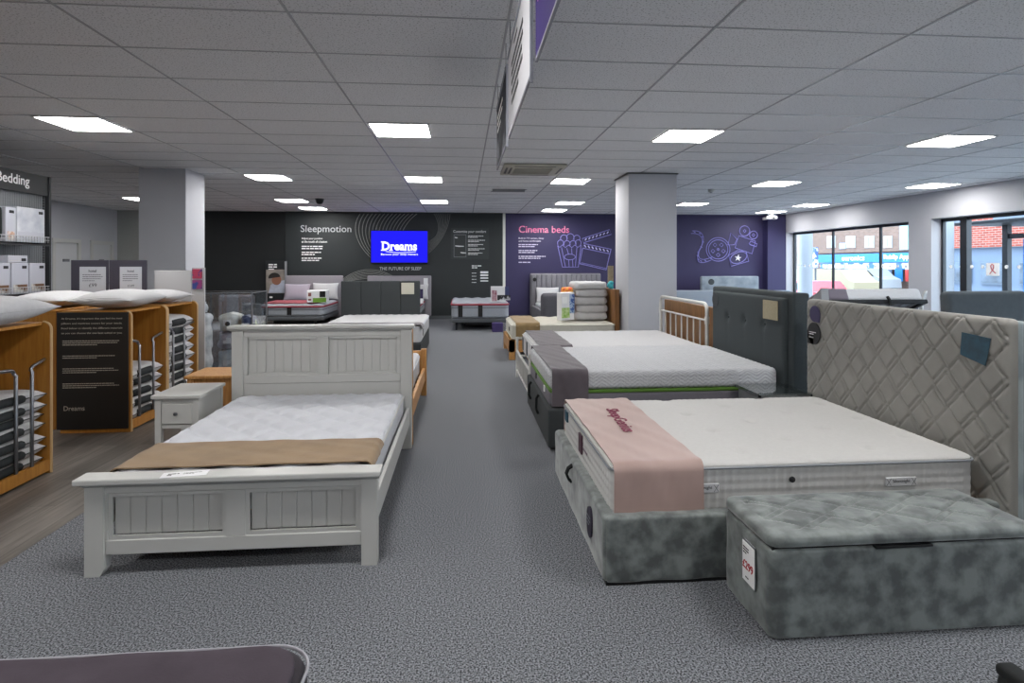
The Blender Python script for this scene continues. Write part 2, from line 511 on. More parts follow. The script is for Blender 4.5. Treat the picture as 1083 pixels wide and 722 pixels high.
# air conditioning cassette
t = thing('air_conditioner', 'cream air conditioning cassette in the ceiling above the centre aisle', 'air conditioner', (.98, 8.15, CZ))
AC = mat('cream_plastic', 'b5b2a6', .5)
q = MB(); q.box(.55, 1.42, 7.72, 8.58, CZ - .035, CZ - .004, .012, 2); q.build('cover', AC, t, 40)
q = MB()
for k in range(9): q.box(.72, 1.25, 7.93 + k * .055, 7.95 + k * .055, CZ - .042, CZ - .034)
q.build('intake_grille', mat('cream_grille', '9d9a8e', .5), t)
q = MB(); q.box(.7, 1.27, 7.76, 7.80, CZ - .038, CZ - .034); q.box(.7, 1.27, 8.5, 8.54, CZ - .038, CZ - .034); q.box(.59, .62, 7.9, 8.4, CZ - .038, CZ - .034); q.box(.65, .68, 7.9, 8.4, CZ - .038, CZ - .034); q.box(1.35, 1.38, 7.9, 8.4, CZ - .038, CZ - .034)
q.build('air_outlets', BLACK, t)
p = atZ(338, 210, CZ)
t = thing('camera_dome', 'small black dome camera hanging under the ceiling tiles', 'security camera', (p.x, p.y, CZ))
q = MB(); q.lathe(p.x, p.y, [(.0, CZ - .12), (.05, CZ - .11), (.075, CZ - .07), (.08, CZ - .03)], 20); q.build('dome', BLACK, t, 60)
q = MB(); q.lathe(p.x, p.y, [(.09, CZ - .03), (.09, CZ - .005)], 20); q.build('mount', mat('dark_plastic', '303236', .5), t)
p = atZ(752, 200, CZ)
t = thing('smoke_detector', 'white round smoke detector on the ceiling right of the right pillar', 'smoke detector', (p.x, p.y, CZ))
q = MB(); q.lathe(p.x, p.y, [(.03, CZ - .06), (.045, CZ - .055), (.055, CZ - .02), (.055, CZ - .004)], 20); q.build('housing', WHITEP, t, 50)
q = MB(); q.lathe(p.x, p.y, [(.02, CZ - .07), (.025, CZ - .059)], 12); q.build('sensor_cap', GREYP, t)
t = thing('security_camera', 'white wall camera high in the purple corner by the windows', 'security camera', (8.25, 14.8, 2.66))
q = MB(); q.soft(8.12, 8.38, 14.62, 14.76, 2.66, 2.76, .03, .05); q.build('body', mat('camera_grey', '8e9094', .5), t, 60)
q = MB(); q.box(8.22, 8.28, 14.75, 15.131, 2.68, 2.74); q.box(8.23, 8.27, 14.7, 14.74, 2.75, CZ - .005); q.build('bracket', WHITEP, t)
q = MB(); q.lathe(8.25, 0, [(.03, 14.60), (.03, 14.63)], 16, 'Y', 2.70); q.build('lens', BLACK, t)
p = atZ(538, 201, CZ)
q = MB()
for k in range(5): q.box(p.x - .3, p.x + .3, p.y - .15 + k * .07, p.y - .13 + k * .07, CZ - .012, CZ - .004)
q.box(p.x - .32, p.x + .32, p.y - .17, p.y - .155, CZ - .014, CZ - .004); q.box(p.x - .32, p.x + .32, p.y + .155, p.y + .17, CZ - .014, CZ - .004)
tagit(q.build('ceiling_vent', mat('vent_grey', '7d7f84', .5)), 'slim slatted vent in the ceiling behind the air conditioning cassette', 'ceiling vent')

# hanging signs along the grid line above the aisle; they face left
def hang(name, y0, y1, m, label, z0=2.2, z1=2.66, x=.262):
    t = thing(name, label, 'hanging sign', (x, (y0 + y1) / 2, z0), 'signs hanging over the aisle')
    q = MB(); q.box(x - .003, x + .003, y0, y1, z0, z1); q.build('panel', m, t)
    q = MB(); q.box(x - .008, x + .008, y0, y1, z1 - .012, z1 + .01); q.box(x - .005, x + .005, y0, y1, z0 - .006, z0 + .004); q.box(x - .006, x + .006, y0 - .012, y0, z0 - .03, z1); q.build('edge_rail', mat('clear_rail', 'a7a9b4', .2), t)
    q = MB()
    for y in (y0 + .1, y1 - .1): q.tube([(x, y, z1), (x, y, CZ - .005)], .0025, 6)
    q.build('wire', CHROME, t)
    return t
t = hang('hanging_sign', 1.0, 2.04, mat('purple_sign', '33265f', .85, spec=.15), 'purple hanging sign with pink lettering, nearest of the aisle signs', z1=2.7)
q = MB()
lines(q, (.258, 1.97, 2.54), (0, -1, 0), (0, 0, 1), .55, 3, .035, .08, seed=91)
q.build('lettering', mat('pink_print', 'c06aa8', .5), t)
t = hang('hanging_sign', 2.2, 3.3, mat('white_sign', 'b9b9bd', .85, spec=.15), 'white hanging sign with black handwriting, between the purple one and the dark one')
q = MB()
lines(q, (.258, 3.05, 2.52), (0, -1, 0), (0, 0, 1), .62, 5, .022, .05, seed=92)
lines(q, (.258, 2.9, 2.59), (0, -1, 0), (0, 0, 1), .3, 1, .014, .05, seed=93)
q.build('lettering', INK, t)
t = hang('hanging_sign', 3.42, 4.42, mat('dark_blue_grey_photo', '20242f', .85, col2='8f929c', scale=2.2, ramp=(.48, .7), stretch=(1, 1, 2), spec=.15), 'dark grey photographic hanging sign, farthest of the aisle signs')
q = MB(); lines(q, (.258, 4.3, 2.55), (0, -1, 0), (0, 0, 1), .6, 3, .02, .05); q.build('lettering', WHITE, t)

# ================================================================== WALL GRAPHICS ON THE BACK WALL
YG = YB - .042


def wtext(mb, s_, u, v0, v1, u1, Y=YG, bold=0.0):
    """letters filling the photo rectangle u..u1, v0..v1 on the wall at depth Y"""
    a, c, d = atY(u, v1, Y), atY(u1, v1, Y), atY(u, v0, Y)
    write(mb, s_, a, (1, 0, 0), (0, 0, 1), width=c.x - a.x, height=d.z - a.z, bold=bold, thick=.004)


def wl(mb, u, v, w, n, h, gap, Y=YG, seed=1, last=.6):
    a = atY(u, v, Y); k = Y / F
    lines(mb, a, (1, 0, 0), (0, 0, 1), w * k, n, h * k, gap * k, seed=seed, last=last)


t = thing('sign_lettering', 'silver Sleepmotion heading and small white text on the charcoal wall', 'wall lettering', atY(346, 300, YG) * 1)
q = MB(); wtext(q, 'Sleepmotion', 318, 238, 247.5, 371.5); q.build('heading', mat('silver_letters', 'b9bcc0', .4), t)
q = MB(); wtext(q, 'Adjust your position', 319, 251, 253.6, 341); wtext(q, 'at the touch of a button', 319, 254.2, 256.6, 346, bold=.01)
wl(q, 319, 261, 22, 2, 1.1, 2.3, seed=2, last=.95); wl(q, 319, 267.3, 22, 2, 1.1, 2.3, seed=3, last=.6); wl(q, 319, 273.5, 22, 2, 1.1, 2.3, seed=4, last=.8)
q.build('small_print', WHITE, t)
t = thing('sign_lettering', 'white THE FUTURE OF SLEEP lettering below the blue screen', 'wall lettering', atY(424, 286, YG))
q = MB(); wtext(q, 'THE FUTURE OF SLEEP', 401.5, 282.2, 285.6, 445.5); q.build('heading', mat('pale_letters', 'c8cacc', .5), t)

# swirl of thin lines: two fans of curves
t = thing('swirl_mural', 'large swirl of thin silver lines on the charcoal wall around the screen', 'wall graphic', atY(420, 300, YG))
q = MB()
SW = mat('silver_line', '8d8f8c', .4)
def wpt(u, v, Y=YG - .006): return atY(u, v, Y)
def bez(p0, p1, p2, p3, n=26):
    return [tuple(p0[i] * (1 - s) ** 3 + 3 * p1[i] * s * (1 - s) ** 2 + 3 * p2[i] * s * s * (1 - s) + p3[i] * s ** 3 for i in (0, 1)) for s in [k / n for k in range(n + 1)]]
for k in range(15):
    f = k / 14
    P = bez((381 + 60 * f, 226), (370 + 52 * f, 240), (377 + 42 * f, 262), (398 + 28 * f, 277 - 8 * f))
    q.tube([wpt(*p) for p in P], .008, 5)
for k in range(9):
    f = k / 8
    P = bez((476 - 17 * f, 226), (475 - 8 * f, 236 + 2 * f), (470 - 4 * f, 262 - 6 * f), (440 + 4 * f, 275 - 18 * f))
    q.tube([wpt(*p) for p in P], .0045, 5)
q.build('upper_lines', SW, t)
q = MB()
for k in range(7):
    f = k / 6
    P = bez((361 + 6 * f, 297 + 1 * f), (375 + 5 * f, 282 + 12 * f), (405 - 4 * f, 280 + 12 * f), (421 - 8 * f, 297 + 1 * f))
    q.tube([wpt(*p) for p in P], .006, 5)
q.build('lower_lines', SW, t)

# the screen
a, c = atY(392.5, 244, YB - .14), atY(452, 277.5, YB - .14)
t = thing('television', 'wall screen glowing blue with the white Dreams logo', 'television', ((a.x + c.x) / 2, YB - .1, c.z))
q = MB(); q.box(a.x - .02, c.x + .02, YB - .13, YB - .065, c.z - .02, a.z + .02, .01); q.build('casing', BLACK, t)
q = MB(); q.box((a.x + c.x) / 2 - .15, (a.x + c.x) / 2 + .15, YB - .065, YB - .0415, (a.z + c.z) / 2 - .1, (a.z + c.z) / 2 + .1); q.build('wall_bracket', BLACK, t)
q = MB(); q.box(a.x, c.x, YB - .135, YB - .13, c.z, a.z)
q.build('display', emit('blue_display', (.014, .012, .72), 1.05), t)
YD = YB - .136
q = MB(); wtext(q, 'Dreams', 404, 255.5, 264.8, 441, YD, bold=.03)
def wr(mb, u0, u1, v0, v1, Y=YD): 
    A, B = atY(u0, v1, Y), atY(u1, v0, Y); mb.box(A.x, B.x, Y - .004, Y, A.z, B.z)
wr(q, 403, 408, 264.1, 265); wr(q, 403, 408, 255.3, 256.2); wr(q, 411.5, 415.5, 264.2, 265); wr(q, 427, 430, 264.2, 265); wr(q, 431, 434, 264.2, 265)
wtext(q, 'Because your sleep matters', 403, 267.8, 270.4, 442, YD)
q.tube([atY(u, 266.3 + 1.2 * sin((u - 408) / 33 * pi) - .4, YD - .002) for u in range(408, 442, 2)], .006, 5)
q.build('screen_logo', emit('white_display', (1, 1, 1), 1.2), t)

# comfort panel
t = thing('information_board', 'dark framed Customise your comfort panel right of the screen', 'wall panel', atY(497, 274, YG))
a, c = atY(477, 241, YG), atY(517, 274, YG)
q = MB(); q.box(a.x, c.x, YG - .012, YG, c.z, a.z); q.build('board', mat('slate_board', '2a3032', .5), t)
q = MB(); wtext(q, 'Customise your comfort', 479.5, 243.2, 246.8, 514, YG - .012)
for k in range(5): wl(q, 495, 249.8 + k * 4.5, 19 if k % 2 else 17, 2, .7, 1.5, YG - .012, seed=10 + k)
for u, v, w in ((481, 250.5, 3), (481.5, 259.5, 9), (487, 266.5, 6)):
    A = atY(u, v, YG - .012); k = YG / F; q.prism([(A.x, A.z), (A.x + w * k, A.z - .5 * k), (A.x + w * k, A.z - 1.2 * k), (A.x + w * .4 * k, A.z - 1.4 * k), (A.x, A.z - .8 * k)], 'Y', YG - .016, YG - .012)
q.build('print', mat('soft_white_print', 'dfe2e2', .5), t)
q = MB()
for (u0, v0, u1, v1) in ((480, 248, 493, 248.3), (480, 271.5, 493, 271.8), (480, 248, 480.3, 271.8), (492.7, 248, 493, 271.8)):
    A, B = atY(u0, v1, YG - .012), atY(u1, v0, YG - .012); q.box(A.x, B.x, YG - .016, YG - .012, A.z, B.z)
q.build('diagram_border', GREYP, t)
t = thing('sign_lettering', 'white graded bars and small caption below the comfort panel', 'wall lettering', atY(508, 302, YG))
q = MB(); wl(q, 499, 281.6, 11, 2, 1.1, 2, seed=30)
for k in range(4):
    A, B = atY(508, 289.2 + k * 3.4, YG), atY(516.3, 286.8 + k * 3.2, YG)
    q.box(A.x, B.x, YG - .004, YG, B.z - .03 - .008 * (3 - k), B.z); wl(q, 499, 289 + k * 3.3, 8, 1, .6, 1, seed=40 + k)
q.build('print', mat('soft_white_print', 'dfe2e2', .5), t)

# Cinema beds wall
t = thing('sign_lettering', 'pink Cinema beds heading with white text on the purple wall', 'wall lettering', atY(575, 282, YB))
q = MB(); wtext(q, 'Cinema beds', 548.7, 238.6, 246, 602, YB - .001, bold=.012); q.build('heading', mat('pink_letters', 'e79bb8', .5, col2='d04a86', scale=14), t)
q = MB(); wtext(q, 'Built-in TV screen, sleep', 548.5, 251, 253, 575, YB - .001, bold=.01); wtext(q, 'and home comfortable', 548.5, 253.8, 255.6, 572, YB - .001, bold=.01)
for k, (v, n, w) in enumerate(((259, 2, 22), (265.3, 2, 22), (271.5, 2, 29), (277.8, 1, 17))): wl(q, 548.5, v, w, n, 1.0, 2.1, YB - .001, seed=50 + k, last=.8)
q.build('small_print', mat('lilac_white_print', 'd5cfe6', .5), t)

LIL = mat('lilac_line', '8b87cf', .5)
def cz(px_, py_, Z=(540, 230, 9.845)): return atY(Z[0] + px_ / Z[2], Z[1] + py_ / Z[2], YB - .014)
def poly(mb, pts, r=.011, closed=False, Z=(540, 230, 9.845)): mb.tube([cz(x, y, Z) for x, y in pts], r, 6, closed)
t = thing('line_drawing', 'outline drawing of a striped popcorn tub on the purple wall', 'wall graphic', atY(602, 282, YB))
q = MB(); poly(q, [(490, 290), (540, 515), (705, 515), (735, 290)])
for a, c in (((530, 310), (570, 510)), ((585, 320), (605, 385)), ((635, 320), (640, 385)), ((605, 440), (610, 515)), ((645, 440), (650, 515)), ((690, 310), (675, 510))): poly(q, [a, c], .008)
q.build('tub', LIL, t)
q = MB(); poly(q, arc((617, 410), 57, 0, 360, 20, ry=30)[:-1], .009, True); q.build('oval', LIL, t)
q = MB()
for (x, y, r) in ((555, 215, 35), (622, 205, 38), (690, 215, 32), (520, 265, 32), (587, 272, 32), (650, 272, 32), (705, 262, 30)): poly(q, arc((x, y), r, 150, 400, 12), .009)
poly(q, [(490, 290), (510, 310), (540, 285), (570, 312), (603, 285), (637, 312), (668, 285), (700, 310), (735, 285)], .009)
q.build('popcorn', LIL, t)
t = thing('line_drawing', 'outline drawing of an open clapperboard on the purple wall', 'wall graphic', atY(630, 284, YB))
q = MB(); poly(q, [(750, 320), (720, 480), (995, 545), (1045, 330)], .013); poly(q, [(735, 470), (1000, 530)], .007); q.build('board', LIL, t)
q = MB(); poly(q, [(745, 220), (1030, 125), (1048, 175), (760, 262)], .011, True); poly(q, [(762, 270), (1048, 330), (1035, 378), (752, 318)], .011, True); q.build('clapper_sticks', LIL, t)
q = MB()
for k in range(7):
    poly(q, [(775 + k * 38, 238 - k * 12), (790 + k * 38, 218 - k * 12)], .016); poly(q, [(768 + k * 39, 285 + k * 8.5), (784 + k * 39, 310 + k * 8)], .016)
q.build('stripes', mat('white_lilac', 'c9c6ef', .5), t)
Z4 = (720, 230, 12.03)
t = thing('line_drawing', 'outline drawing of a film reel with trailing film strip on the purple wall', 'wall graphic', atY(760, 278, YB))
q = MB()
for r in (150, 122): poly(q, arc((475, 405), r, 0, 360, 36)[:-1], .011, True, Z4)
for k in range(5):
    a = radians(90 + 72 * k); x, y = 475 + 70 * cos(a), 405 + 70 * sin(a); poly(q, [(x, y - 24), (x + 24, y), (x, y + 24), (x - 24, y)], .01, True, Z4)
poly(q, arc((475, 405), 12, 0, 360, 10)[:-1], .012, True, Z4); q.build('reel', LIL, t)
q = MB(); A = bez((145, 185), (330, 170), (310, 330), (225, 440), 16) ; B = bez((225, 440), (190, 560), (260, 580), (390, 520), 14)
poly(q, [(x, y - 16) for x, y in A] + [(x + 10, y - 20) for x, y in B], .009, False, Z4); poly(q, [(x - 14, y + 18) for x, y in A] + [(x - 5, y + 20) for x, y in B], .009, False, Z4)
for x, y in (A + B)[1::3]: poly(q, [(x - 14, y - 8), (x + 8, y + 8)], .012, False, Z4)
q.build('film_strip', LIL, t)
t = thing('line_drawing', 'outline drawing of a cine camera with two reels on the purple wall', 'wall graphic', atY(785, 270, YB))
q = MB(); poly(q, [(740, 230), (950, 300), (905, 460), (690, 385)], .012, True, Z4); poly(q, [(635, 195), (715, 275), (685, 345), (600, 350)], .012, True, Z4); poly(q, [(870, 330), (890, 300), (970, 335), (960, 370), (880, 345)], .012, True, Z4); q.build('camera_body', LIL, t)
q = MB()
for x, y, r in ((812, 170, 65), (925, 222, 50)):
    poly(q, arc((x, y), r, 0, 360, 24)[:-1], .011, True, Z4); poly(q, [(x, y - 20), (x + 18, y), (x, y + 20), (x - 18, y)], .01, True, Z4)
q.build('camera_reels', LIL, t)
t = thing('line_drawing', 'outline drawing of a cinema ticket with a white star on the purple wall', 'wall graphic', atY(781, 281, YB))
q = MB(); poly(q, [(610, 480), (640, 620), (865, 555), (830, 430), (720, 420)], .011, True, Z4); poly(q, [(735 + 105 * cos(radians(a)), 510 + 70 * sin(radians(a)) - 25 * cos(radians(a))) for a in range(0, 360, 18)], .01, True, Z4); q.build('ticket', LIL, t)
q = MB(); S5 = []
for k in range(10):
    a = radians(-90 + 36 * k + 8); r = 45 if k % 2 == 0 else 17; p = cz(730 + r * cos(a), 513 + r * sin(a), Z4); S5.append((p.x, p.z))
q.prism(S5, 'Y', YB - .018, YB - .002); q.build('star', WHITE, t)

# poster of a child asleep
a, c = atY(281, 275.5, 15.3), atY(303, 331, 15.3)
t = thing('poster', 'upright poster of a sleeping child in pale bedding by the black wall', 'poster', ((a.x + c.x) / 2, 15.3, 0))
q = MB(); q.box(a.x, c.x, 15.28, 15.33, 0, a.z); q.build('board', mat('poster_dark', '1e2226', .4), t)
q = MB(); pa, pc = atY(281.5, 285, 15.28), atY(301.5, 310, 15.28); q.box(pa.x, pc.x, 15.275, 15.28, pc.z, pa.z); q.build('photograph', mat('warm_grey_photo', '7f7a75', .4, col2='9a9088', scale=6), t)
q = MB(); k = 15.28 / F
B_ = atY(292, 309, 15.275); q.prism([(pa.x + .06, pc.z + .01), (pa.x + .12, pc.z + .22), (B_.x, pc.z + .3), (pc.x - .01, pc.z + .34), (pc.x - .01, pc.z + .01)], 'Y', 15.27, 15.275); q.build('bedding_print', mat('pale_blue_print', 'aeb4c4', .5, var=.1, scale=15), t)
q = MB(); h_ = atY(292.5, 296, 15.27); q.prism([(h_.x + .12 * cos(a_), h_.z + .13 * sin(a_)) for a_ in [2 * pi * i / 20 for i in range(20)]], 'Y', 15.264, 15.27); q.build('face_print', mat('skin_print', '8a5d49', .6), t)
q = MB(); q.prism([(h_.x - .05 + .15 * cos(a_), h_.z + .06 + .13 * sin(a_)) for a_ in [radians(10) + 2 * pi * i / 26 for i in range(14)]], 'Y', 15.258, 15.264); q.build('hair_print', mat('hair_print', '1c1512', .6), t)
q = MB(); wl(q, 284, 280.4, 9, 3, 1.3, 2.4, 15.28, seed=60); wl(q, 285, 315, 5, 1, 1.6, 1, 15.28, seed=61); q.build('print', WHITE, t)
q = MB(); q.box(c.x - .03, c.x + .02, 15.24, 15.28, .3, a.z - .02); q.build('side_rail', GREYP, t)
# ================================================================== BEDS: HELPERS
def quilt_diamond(s, depth, r=.35):
    """soft pillows between diagonal seams"""
    def f(p, n):
        if n.z < .6: return 0
        a = (p.x + p.y) / s; b = (p.x - p.y) / s
        da = abs(a - round(a)); db = abs(b - round(b)); d = min(da, db) * 2
        return -depth * math.exp(-(d / r) ** 2)
    return f


def quilt_swirl(s, depth):
    def f(p, n):
        if n.z < .6: return 0
        a = (p.x + p.y + .03 * sin(p.x * 22)) / s; b = (p.x - p.y + .03 * sin(p.y * 22)) / s
        d = min(abs(a - round(a)), abs(b - round(b))) * 2
        return -depth * math.exp(-(d / .28) ** 2)
    return f


def zig(depth, P=.11, w=.055, ax='X', skew=1.0):
    """diamonds with a second parallel seam that steps from cell to cell"""
    def f(p, n):
        if ax == 'X':
            if n.x > -.6: return 0
            h_, v_ = p.y * 1.15, p.z
        else:
            if n.z < .6: return 0
            h_, v_ = p.x, p.y * 1.0
        a = (h_ * skew + v_) / P; b = (h_ * skew - v_) / P
        fa, fb = a - floor(a), b - floor(b)
        dl = [min(fa, 1 - fa), min(fb, 1 - fb)]
        if int(floor(b)) % 2 == 0: dl.append(abs(fa - .19))
        if int(floor(a)) % 2 == 0: dl.append(abs(fb - .19))
        d = min(dl)
        return -depth * math.exp(-(d / w) ** 2)
    return f


def runner_strip(mb, path, a0, a1, axis='X', th=.006, wr=.0, seg=14, seed=0):
    """cloth strip: path of (s, z) points swept from a0 to a1 along axis; gets real thickness and faint wrinkles"""
    rnd = random.Random(seed); ph = rnd.uniform(0, 6)
    # resample the path
    pts = [Vector(p) for p in path]; res = []
    for a, b in zip(pts, pts[1:]):
        n = max(1, int((b - a).length / .03)); res += [a.lerp(b, k / n) for k in range(n)]
    res.append(pts[-1]); n = len(res); nor = []
    for i in range(n):
        d = (res[min(i + 1, n - 1)] - res[max(i - 1, 0)]).normalized(); nor.append(Vector((-d.y, d.x)))
    if nor[n // 2].y < 0: nor = [-x for x in nor]
    seg = max(seg, int(abs(a1 - a0) / .03)); grids = []
    for off in (0, th):
        g = []
        for j in range(seg + 1):
            a = a0 + (a1 - a0) * j / seg; row = []
            for i in range(n):
                wv = wr * (sin(a * 31 + i * .37 + ph) * sin(i * .21 + ph * 2 + a * 9) + .5 * sin(a * 67 + i * .8))
                q_ = res[i] + nor[i] * (off + max(-th * .3, wv) + (abs(wr) * .8))
                row.append(mb.bm.verts.new((a, q_.x, q_.y) if axis == 'X' else (q_.x, a, q_.y)))
            g.append(row)
        grids.append(g)
    A, B = grids
    for j in range(seg):
        for i in range(n - 1):
            mb.bm.faces.new((A[j][i], A[j][i + 1], A[j + 1][i + 1], A[j + 1][i])); mb.bm.faces.new((B[j][i], B[j + 1][i], B[j + 1][i + 1], B[j][i + 1]))
    for i in range(n - 1):
        mb.bm.faces.new((A[0][i], B[0][i], B[0][i + 1], A[0][i + 1])); mb.bm.faces.new((A[seg][i], A[seg][i + 1], B[seg][i + 1], B[seg][i]))
    for j in range(seg):
        mb.bm.faces.new((A[j][0], A[j + 1][0], B[j + 1][0], B[j][0])); mb.bm.faces.new((A[j][-1], B[j][-1], B[j + 1][-1], A[j + 1][-1]))


def wrap_path(y0, y1, zt, zb, r=.04, g=.004):
    """profile over a mattress: up the near side, across, down the far side"""
    P = [(y0 - g, zb)]
    P += [(y0 - g + r - r * cos(radians(a)), zt + g - r + r * sin(radians(a))) for a in range(0, 91, 18)]
    P += [(y1 + g - r + r * sin(radians(a)), zt + g - r + r * cos(radians(a))) for a in range(0, 91, 18)]
    P.append((y1 + g, zb)); return P


def piping(mb, x0, x1, y0, y1, z, r=.007, cr=.06, out=.002):
    pts = []
    for (cx, cy, a0) in ((x1 - cr, y1 - cr, 0), (x0 + cr, y1 - cr, 90), (x0 + cr, y0 + cr, 180), (x1 - cr, y0 + cr, 270)):
        pts += [(cx + (cr + out) * cos(radians(a0 + a)), cy + (cr + out) * sin(radians(a0 + a)), z) for a in (0, 15, 30, 45, 60, 75, 90)]
    mb.tube(pts, r, 6, True)


# ================================================================== WHITE WOODEN BED (front left)
bx0, bx1 = -1.77, -.42
t = thing('bed', 'white painted wooden bed frame with grooved panels, largest bed left of the aisle', 'bed', ((bx0 + bx1) / 2, 3.7, 0))
yf = 2.84
def grooved(mb, x0, x1, z0, z1, y, n, d=.006):
    """tongue and groove boards"""
    w_ = (x1 - x0) / n
    for k in range(n): mb.box(x0 + k * w_ + .0012, x0 + (k + 1) * w_ - .0012, y, y + .012, z0, z1, .003)
    mb.box(x0, x1, y + .005, y + .018, z0, z1)
q = MB(); q.prism([(bx0, 0), (bx0 + .068, 0), (bx0 + .085, .03), (bx0 + .085, .44), (bx0, .44)], 'Y', yf, yf + .06); q.build('leg', WHITEP, t)
q = MB(); q.prism([(bx1, 0), (bx1 - .075, 0), (bx1 - .075, .44), (bx1, .44)], 'Y', yf, yf + .06); q.build('leg', WHITEP, t)
q = MB(); q.box(bx0 - .035, bx1 + .02, yf - .035, yf + .075, .44, .468, .006, 2); q.box(bx0 - .01, bx1 + .01, yf - .012, yf + .06, .425, .44, .004); q.build('footboard_cap', WHITEP, t)
q = MB(); a, c = bx0 + .085, bx1 - .075; mid = (a + c) / 2
q.box(a, c, yf + .012, yf + .045, .385, .43, .003); q.box(a, c, yf + .012, yf + .045, .095, .165, .004); q.box(mid - .045, mid + .045, yf + .012, yf + .045, .165, .385)
q.box(a, a + .012, yf + .012, yf + .045, .165, .385); q.box(c - .012, c, yf + .012, yf + .045, .165, .385)
for u0, u1 in ((a + .012, mid - .045), (mid + .045, c - .012)):   # mouldings round each panel
    q.prism([(u0, .165), (u1, .165), (u1 - .018, .183), (u0 + .018, .183)], 'Y', yf + .018, yf + .03)
    q.prism([(u0, .385), (u1, .385), (u1 - .018, .367), (u0 + .018, .367)], 'Y', yf + .018, yf + .03)
    q.prism([(u0, .165), (u0, .385), (u0 + .018, .367), (u0 + .018, .183)], 'Y', yf + .018, yf + .03); q.prism([(u1, .165), (u1, .385), (u1 - .018, .367), (u1 - .018, .183)], 'Y', yf + .018, yf + .03)
q.build('footboard_frame', WHITEP, t)
for u0, u1 in ((a + .03, mid - .063), (mid + .063, c - .03)):
    q = MB(); grooved(q, u0, u1, .183, .367, yf + .036, 7); q.build('footboard_panel', WHITEP, t)
yh = 4.6
for x in (bx0 - .02, bx1 - .075):
    q = MB(); q.box(x, x + .085, yh, yh + .06, 0, .96, .003); q.build('leg', WHITEP, t)
q = MB(); q.box(bx0 - .045, bx1 + .035, yh - .03, yh + .085, .965, .99, .006, 2); q.box(bx0 - .03, bx1 + .02, yh - .012, yh + .065, .95, .965, .003); q.build('headboard_cap', WHITEP, t)
a, c = bx0 + .065, bx1 - .075; mid = (a + c) / 2
q = MB(); q.box(a, c, yh + .012, yh + .05, .9, .955, .003); q.box(a, c, yh + .012, yh + .05, .535, .60, .004); q.box(mid - .04, mid + .04, yh + .012, yh + .05, .60, .90); q.box(a, a + .03, yh + .012, yh + .05, .60, .90); q.box(c - .03, c, yh + .012, yh + .05, .60, .90)
q.box(a, c, yh + .02, yh + .045, .25, .535)
for u0, u1 in ((a + .03, mid - .04), (mid + .04, c - .03)):
    q.prism([(u0, .60), (u1, .60), (u1 - .018, .618), (u0 + .018, .618)], 'Y', yh + .017, yh + .03); q.prism([(u0, .9), (u1, .9), (u1 - .018, .882), (u0 + .018, .882)], 'Y', yh + .017, yh + .03)
q.build('headboard_frame', WHITEP, t)
for u0, u1 in ((a + .03, mid - .04), (mid + .04, c - .03)):
    q = MB(); grooved(q, u0, u1, .60, .90, yh + .034, 8); q.build('headboard_panel', WHITEP, t)
for x in (bx0 + .01, bx1 - .03):
    q = MB(); q.box(x, x + .025, yf + .06, yh, .19, .33, .004); q.box(x + (.025 if x < -1 else -.01), x + (.035 if x < -1 else 0), yf + .06, yh, .19, .24); q.build('side_rail', WHITEP, t)
q = MB()
for k in range(9): q.box(bx0 + .045, bx1 - .04, 3.0 + k * .185, 3.07 + k * .185, .225, .24)
q.build('slats', OAK, t)

mx0, mx1, my0, my1 = bx0 + .05, bx1 - .045, 2.935, 4.585
q = MB(); q.soft(mx0, mx1, my0, my1, .245, .462, .035, (.015, .015, .05), quilt_diamond(.25, .02, .28), rp=.08)
t = q.build('mattress', mat('quilted_white_ticking', 'c6c8ce', .75, var=.01, scale=60, bump=.04, bscale=400), None, 70); tagit(t, 'white quilted mattress with diamond stitching on the white wooden bed', 'mattress')
q = MB(); piping(q, mx0, mx1, my0, my1, .435, .006, .08); q.build('piping', WHITEP, t)
q = MB(); q.box(-1.12, -.98, my0 - .006, my0 + .004, .42, .435); q.build('label', BLACK, t)
q = MB(); runner_strip(q, wrap_path(mx0, mx1, .462, .43, .035, .003), 2.95, 3.34, 'Y', .006, .0025, seed=4)
tagit(q.build('bed_runner', mat('camel_suede', '8a7358', .9, var=.09, scale=7, sheen=.2, bump=.1, bscale=150), None, 60), 'camel brown suede runner across the foot of the white bed', 'bed runner')
t = thing('price_card', 'white price card lying on top of the white footboard', 'card', (-1.32, 2.86, .468))
q = MB(); q.obox(Mt(-1.32, 2.845, .4705, 3, 0, 8), .2, .06, .002); q.build('card', CARD, t)
q = MB(); lines(q, (-1.395, 2.84, .4718), (cos(.14), sin(.14), 0), (-sin(.14), cos(.14), 0), .05, 2, .008, .016, .0005, seed=6); lines(q, (-1.33, 2.865, .4718), (cos(.14), sin(.14), 0), (-sin(.14), cos(.14), 0), .08, 3, .004, .012, .0005, seed=5); q.build('print', INK, t)

# white nightstand
nx0, nx1, ny0, ny1 = -2.13, -1.84, 4.16, 4.57
t = thing('nightstand', 'white one-drawer bedside table left of the white headboard', 'bedside table', (nx0 / 2 + nx1 / 2, 4.37, 0))
q = MB(); q.box(nx0 - .02, nx1 + .02, ny0 - .02, ny1, .535, .56, .005, 2); q.build('top', WHITEP, t)
for x in (nx0, nx1 - .04):
    for y in (ny0, ny1 - .04):
        q = MB(); q.box(x, x + .04, y, y + .04, 0, .535); q.build('leg', WHITEP, t)
q = MB(); q.box(nx0 + .04, nx1 - .04, ny0 + .01, ny0 + .02, .5, .535); q.box(nx0 + .04, nx1 - .04, ny0 + .01, ny0 + .025, .325, .35)
for x in (nx0 + .005, nx1 - .02): q.box(x, x + .015, ny0 + .04, ny1 - .04, .325, .535)
q.box(nx0 + .04, nx1 - .04, ny1 - .02, ny1 - .01, .325, .535); q.box(nx0 + .02, nx1 - .02, ny0 + .02, ny1 - .02, .12, .14); q.build('carcass', WHITEP, t)
